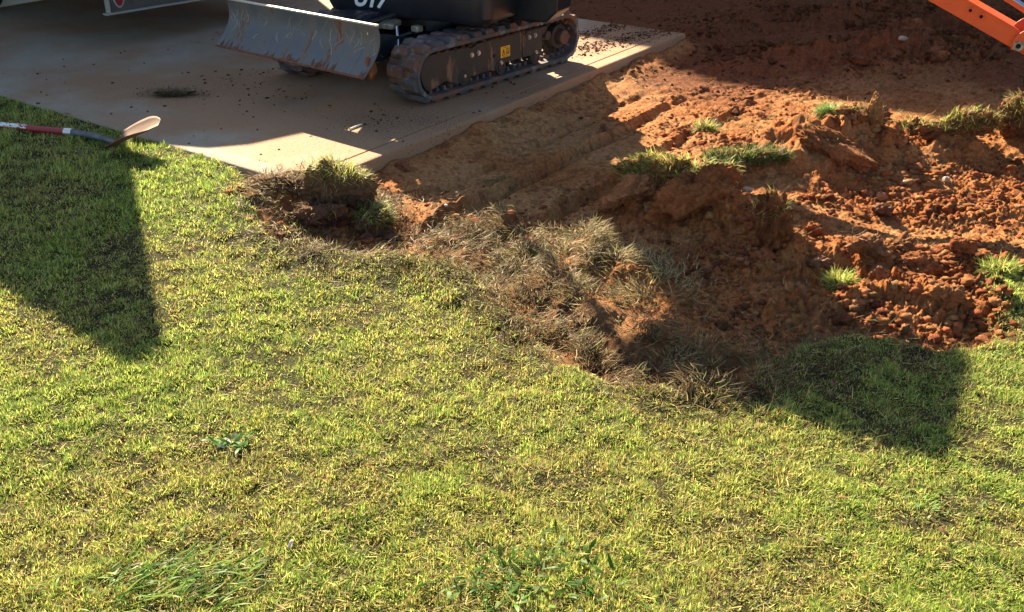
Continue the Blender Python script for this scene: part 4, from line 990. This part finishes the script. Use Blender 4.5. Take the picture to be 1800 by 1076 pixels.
# sunlit top flange
mid0=A0+nn*(th+.004)+d*.12; mid1=Vector(t1)+nn*.004
MB().prism([tuple(mid0),tuple(mid1),tuple(mid1-nn*.008),tuple(mid0-nn*.008)],-.066,.066).build('top_flange',M['orange'],arm,bevel=.001)
for (px,py) in((1706,18),(1725,29)):
    c=onplane(px,py); bo=MB().cyl((c[0],-.06,c[1]),(c[0],-.069,c[1]),.0145,hollow=.0085,seg=24).build('boss',M['orange'],arm,bevel=.001)
    MB().cyl((c[0],-.0605,c[1]),(c[0],-.0625,c[1]),.0085,seg=20).build('pin_hole',M['black'],bo)
# bucket link brackets (curved ears) and pivot
def ear(cx,cz,r,a0,a1,y0,y1,mat,name,w=None):
    P=[(cx+r*math.cos(R(t)),cz+r*math.sin(R(t))) for t in np.linspace(a0,a1,18)]
    P+=[(cx+r*math.cos(R(a1)),cz-.02),(cx+r*math.cos(R(a0)),cz-.02)]
    return MB().prism(P,y0,y1).build(name,mat,arm,bevel=.0015)
c=pv
ear(c[0]+.055,c[1]+.0,.085,185,60,-.092,-.082,M['orange'],'link_plate')
ear(c[0]+.045,c[1]+.035,.10,175,60,-.045,-.035,M['orange_dark'],'link_plate')
ear(c[0]+.055,c[1]+.0,.085,185,60,.082,.092,M['orange_dark'],'link_plate')
bs=MB().cyl((c[0],-.055,c[1]),(c[0],-.097,c[1]),.024,hollow=.0115,seg=28).build('pivot_bushing',M['bushing'],arm,bevel=.002)
MB().cyl((c[0],-.056,c[1]),(c[0],-.094,c[1]),.0112,seg=20).build('pin_hole',M['black'],bs)
q0=onplane(1768,-8,-.0); q1=onplane(1812,22,-.0); dd=(Vector(q1)-Vector(q0)).normalized()
Q0=Vector(q0)-dd*.6; Q1=Vector(q1)+dd*.05
MB().cyl((Q0.x,0,Q0.y),(Q0.x+dd.x*.38,0,Q0.y+dd.y*.38),.034,seg=24).build('bucket_cylinder',M['navy'],ub,bevel=.003)
MB().cyl((Q0.x+dd.x*.38,0,Q0.y+dd.y*.38),(Q1.x,0,Q1.y),.016,seg=20).build('bucket_cylinder_rod',M['chrome'],ub)
plate_link(tuple(Vector(onplane(1755,-8))),tuple(Vector(onplane(1815,30))),.022,.022,-.03,-.022,'rod_guard',M['orange'],ub,.001)
# bucket curled below the arm end (just outside the frame)
bk=MB(); bc=(pv[0]+.22,pv[1]-.10)
P=[(bc[0]+.17*math.cos(R(t)),bc[1]+.17*math.sin(R(t))) for t in np.linspace(150,330,14)]; Pi=[(bc[0]+.16*math.cos(R(t)),bc[1]+.16*math.sin(R(t))) for t in np.linspace(330,150,14)]
bk.prism(P+Pi,-.20,.20); bk.prism(P,-.205,-.197); bk.prism(P,.197,.205)
for yy in(-.17,-.06,.06,.17): bk.box((bc[0]+.17*math.cos(R(330))+.015,yy,bc[1]+.17*math.sin(R(330))+.03),(.02,.03,.09),(0,.35,0))
bk.build('bucket',M['navy'],ub,bevel=.003)
# straws caught behind the blade
n=26; b=np.stack([np.full(n,BX+.02)+rng.normal(size=n)*.02,.60+rng.normal(size=n)*.03,.36+rng.uniform(-.06,.1,n)],-1)
ribbons('caught_straw',b,rng.uniform(0,6.28,n),rng.uniform(.04,.12,n),.002+.001*rng.random(n),rng.uniform(.8,2.2,n),rng.uniform(-1,1,n),palette(n,[1],[STR]),M['straw'],6,side_j=.5,parent=exc)
# ------------------------------------------------------------------ trailer at the upper left
PX,PY=U(192,24,.235); TAZ=R(50)
tr=empty('dump_trailer',(PX,PY,0),TAZ,'grey rusty trailer end with a red oval light at the top left','trailer')
# local x runs along its tail, local +y runs towards its front
zb=.235; TW=1.75; TL=3.6
def tp_(y): return y
g=MB(); g.box((TW/2,.02,(zb+.58)/2+.0),(TW,.04,.58-zb)); 
tail=g.build('tail_plate',M['trailer'],tr,bevel=.003)
MB().box((TW/2-.01,-.012,zb+.0),(TW+.06,.05,.010)).build('bottom_flange',M['pale_metal'],tail,bevel=.002)
MB().box((-.003,.0,zb+.18),(.012,.05,.36)).build('corner_post',M['pale_metal'],tail,bevel=.003)
li=MB(); 
P=[(.085+.034*math.cos(t),zb+.115+.075*math.sin(t)) for t in np.linspace(0,2*math.pi,32,endpoint=False)]
li.prism(P,-.010,.0); ring=[(.085+.046*math.cos(t),zb+.115+.088*math.sin(t)) for t in np.linspace(0,2*math.pi,32,endpoint=False)]
MB().prism(ring,-.006,.002).build('light_bezel',M['pale_metal'],tail,bevel=.002)
li.build('tail_light',M['red_lens'],tail,bevel=.003)
gt=MB().prism([(0,.585),(TW,.585),(TW,2.08),(1.3,1.92),(.95,1.80),(.60,1.76),(.37,1.68),(.14,1.52),(0,1.46)],.0,.04)  # unseen; sloped top shaped to set the shadow edge on the slab
gt.build('tail_gate',M['trailer'],tr,bevel=.003)
MB().box((TW/2,TL/2+.05,.62),(TW-.02,TL,.10)).build('trailer_bed',M['trailer'],tr)
sw=MB().box((-.095,TL/2+.04,1.60),(.15,TL,2.29)).build('high_side',M['trailer'],tr,bevel=.004)  # unseen; height and offset shaped to cast the shadow on the lawn
MB().box((TW-.03,TL/2+.06,1.15),(.05,TL,1.2)).build('low_side',M['trailer'],tr,bevel=.003)
for wx in(.06,TW-.06):
    for wy in(2.1,2.85):
        wh=MB().cyl((wx-.1,wy,.33),(wx+.1,wy,.33),.33,seg=32).build('wheel',M['tyre'],tr,bevel=.02)
        MB().cyl((wx-.105,wy,.33),(wx+.105,wy,.33),.18,seg=24).build('rim',M['pale_metal'],wh,bevel=.005)
# ------------------------------------------------------------------ house behind (its shadow lies over the back of the plot)
hv=Vector((.79,-.613)).normalized(); hp=Vector((-2.34,15.48))-hv*6.0
ho=empty('brick_house',(hp.x,hp.y,-.1),math.atan2(hv.y,hv.x),'two storey brick house beyond the back of the yard','house')
EH=5.6; HL=17
MB().box((HL/2,4.4,EH/2-.1),(HL-.8,8,EH)).build('wall',M['brick'],ho)
MB().prism([(-.0,EH),(-.0,EH+.12),(4.4,EH+3.0),(8.8,EH+.12),(8.8,EH)],0,HL,axis='x').build('roof',M['roof'],ho)
for wx in(2,5,8,11,14):
    for wz in(.9,3.6):
        wf=MB().box((wx,.385,wz+.65),(1.0,.05,1.4)).build('window',M['white'],ho); MB().box((wx,.37,wz+.65),(.86,.05,1.26)).build('pane',M['hglass'],wf)
ga=C0+5.15*eL-.3*eR  # unseen building added to cut the sky light from the left
gg=empty('sky_blocker',(ga[0],ga[1],-.1),math.atan2(eR[1],eR[0]),'brick garage added unseen beyond the left edge to block sky light','sky_blocker')
MB().box((2.4,2.6,1.35),(4.8,5.2,2.9)).build('wall',M['brick'],gg)
MB().prism([(-.05,2.81),(-.05,2.93),(2.6,4.0),(5.3,2.93),(5.3,2.81)],-.1,4.9,axis='x').build('roof',M['roof'],gg)
gd=MB().box((2.4,-.02,1.15),(3.4,.06,2.1)); gd.build('door',M['white'],gg,bevel=.01)
# ------------------------------------------------------------------ shovel
def shovel():
    z0=ztop(*U(100,228,LZ))
    def W(px,py,h): x,y=U(px,py,h); return Vector((x,y,h))
    p_end=W(-260,196,-.01); p_a=W(125,233,.015); p_b=W(132,234,.016)
    sk=W(150,237,.018); sk2=W(178,243,.022); sk3=(W(184,270,.012)+W(223,236,.042))/2+Vector((0,0,.006))
    e=empty('shovel',tuple(W(125,233,-.03)),0,'round point shovel with red handle lying in the shaded grass','shovel')
    inv=Matrix.Translation(-Vector(e.location))
    d=(p_a-p_end).normalized()
    MB().tube([inv@p_end,inv@(p_end+d*.3),inv@(p_a-d*.2),inv@p_a],.0195,20).build('handle',M['fiberglass'],e)
    ferr=MB().tube([inv@(p_a-d*.035),inv@(p_a+d*.012)],.0225,20).build('ferrule',M['aluminium'],e,bevel=.001)
    # worn label
    q0=W(-40,215,0)+Vector((0,0,0)); 
    r_=np.random.default_rng(3); lab=MB()
    L0=p_a-d*.60; L1=p_a-d*.27
    a=d.cross(Vector((0,0,1))).normalized(); b=a.cross(d).normalized()
    nseg=34
    for i in range(nseg):
        for j in range(7):
            if r_.random()<.22 or (i>nseg-7 and r_.random()<.45): continue
            s0=i/nseg;s1=(i+1)/nseg
            t0=R(15+j*16); t1=R(15+(j+1)*16); k=-1
            vs=[]
            for s,t in((s0,t0),(s1,t0),(s1,t1),(s0,t1)):
                p=L0+(L1-L0)*s+(-a*math.cos(t)*-1+b*math.sin(t))*.0199
                vs.append(inv@p)
            lab.add(vs,[(0,1,2,3)])
    lab.build('worn_label',M['label'],e)
    MB().tube([inv@(p_a+d*.008),inv@sk,inv@((sk+sk2)/2+Vector((0,0,.003))),inv@sk2,inv@((sk2+sk3)/2),inv@sk3],[.0205,.0205,.0195,.018,.0165,.013],20).build('socket',M['spade_grey'],e)
    # blade: a dished plate, from the shoulder line (near-left) to the rounded tip (far-right)
    A=W(183,269,.0); S=W(203,257,.012); Bt=W(268,222,.075); N_=W(222,258,.02)
    # frame: L axis along blade, Wd axis across
    N1=W(184,270,.012); N2=W(223,236,.042); S=(N1+N2)/2; Lx=(W(277,221,.14)-S); Lx.normalize()
    wd=N1-N2; wd=wd-Lx*wd.dot(Lx); wd.normalize()
    up=wd.cross(Lx).normalized()
    if up.z<0: up=-up
    LL=.284; WW=.111; nu,nv=18,15; V=[];Fc=[]
    for i in range(nu+1):
        u=i/nu
        hw=WW*(min(1,(.86+.14*math.sin(min(1,u*2.2)*math.pi/2))) if u<.55 else math.sqrt(max(0,1-((u-.55)/.45)**2))**.85*1.0)
        hw=max(hw,.002)
        for j in range(nv+1):
            v=(j/nv*2-1)
            p=S+Lx*(u*LL)+wd*(v*hw)+up*(.034*(v*hw/WW)**2-.016*math.sin(u*math.pi)*0+.0*u)
            
            V.append(inv@p)
    for i in range(nu):
        for j in range(nv):
            k=i*(nv+1)+j; Fc.append((k,k+1,k+nv+2,k+nv+1))
    o=MB().add(V,Fc).build('blade',M['spade'],e); m=o.modifiers.new('s','SOLIDIFY'); m.thickness=.003; m.offset=0
    o.data.polygons.foreach_set('use_smooth',[True]*len(o.data.polygons))
    # central ridge where the socket runs into the blade
    MB().tube([inv@(sk3-Lx*.0),inv@(S+Lx*.05+up*.006),inv@(S+Lx*.10+up*.0)],[.0135,.010,.003],14).build('socket_ridge',M['spade'],o)
shovel()
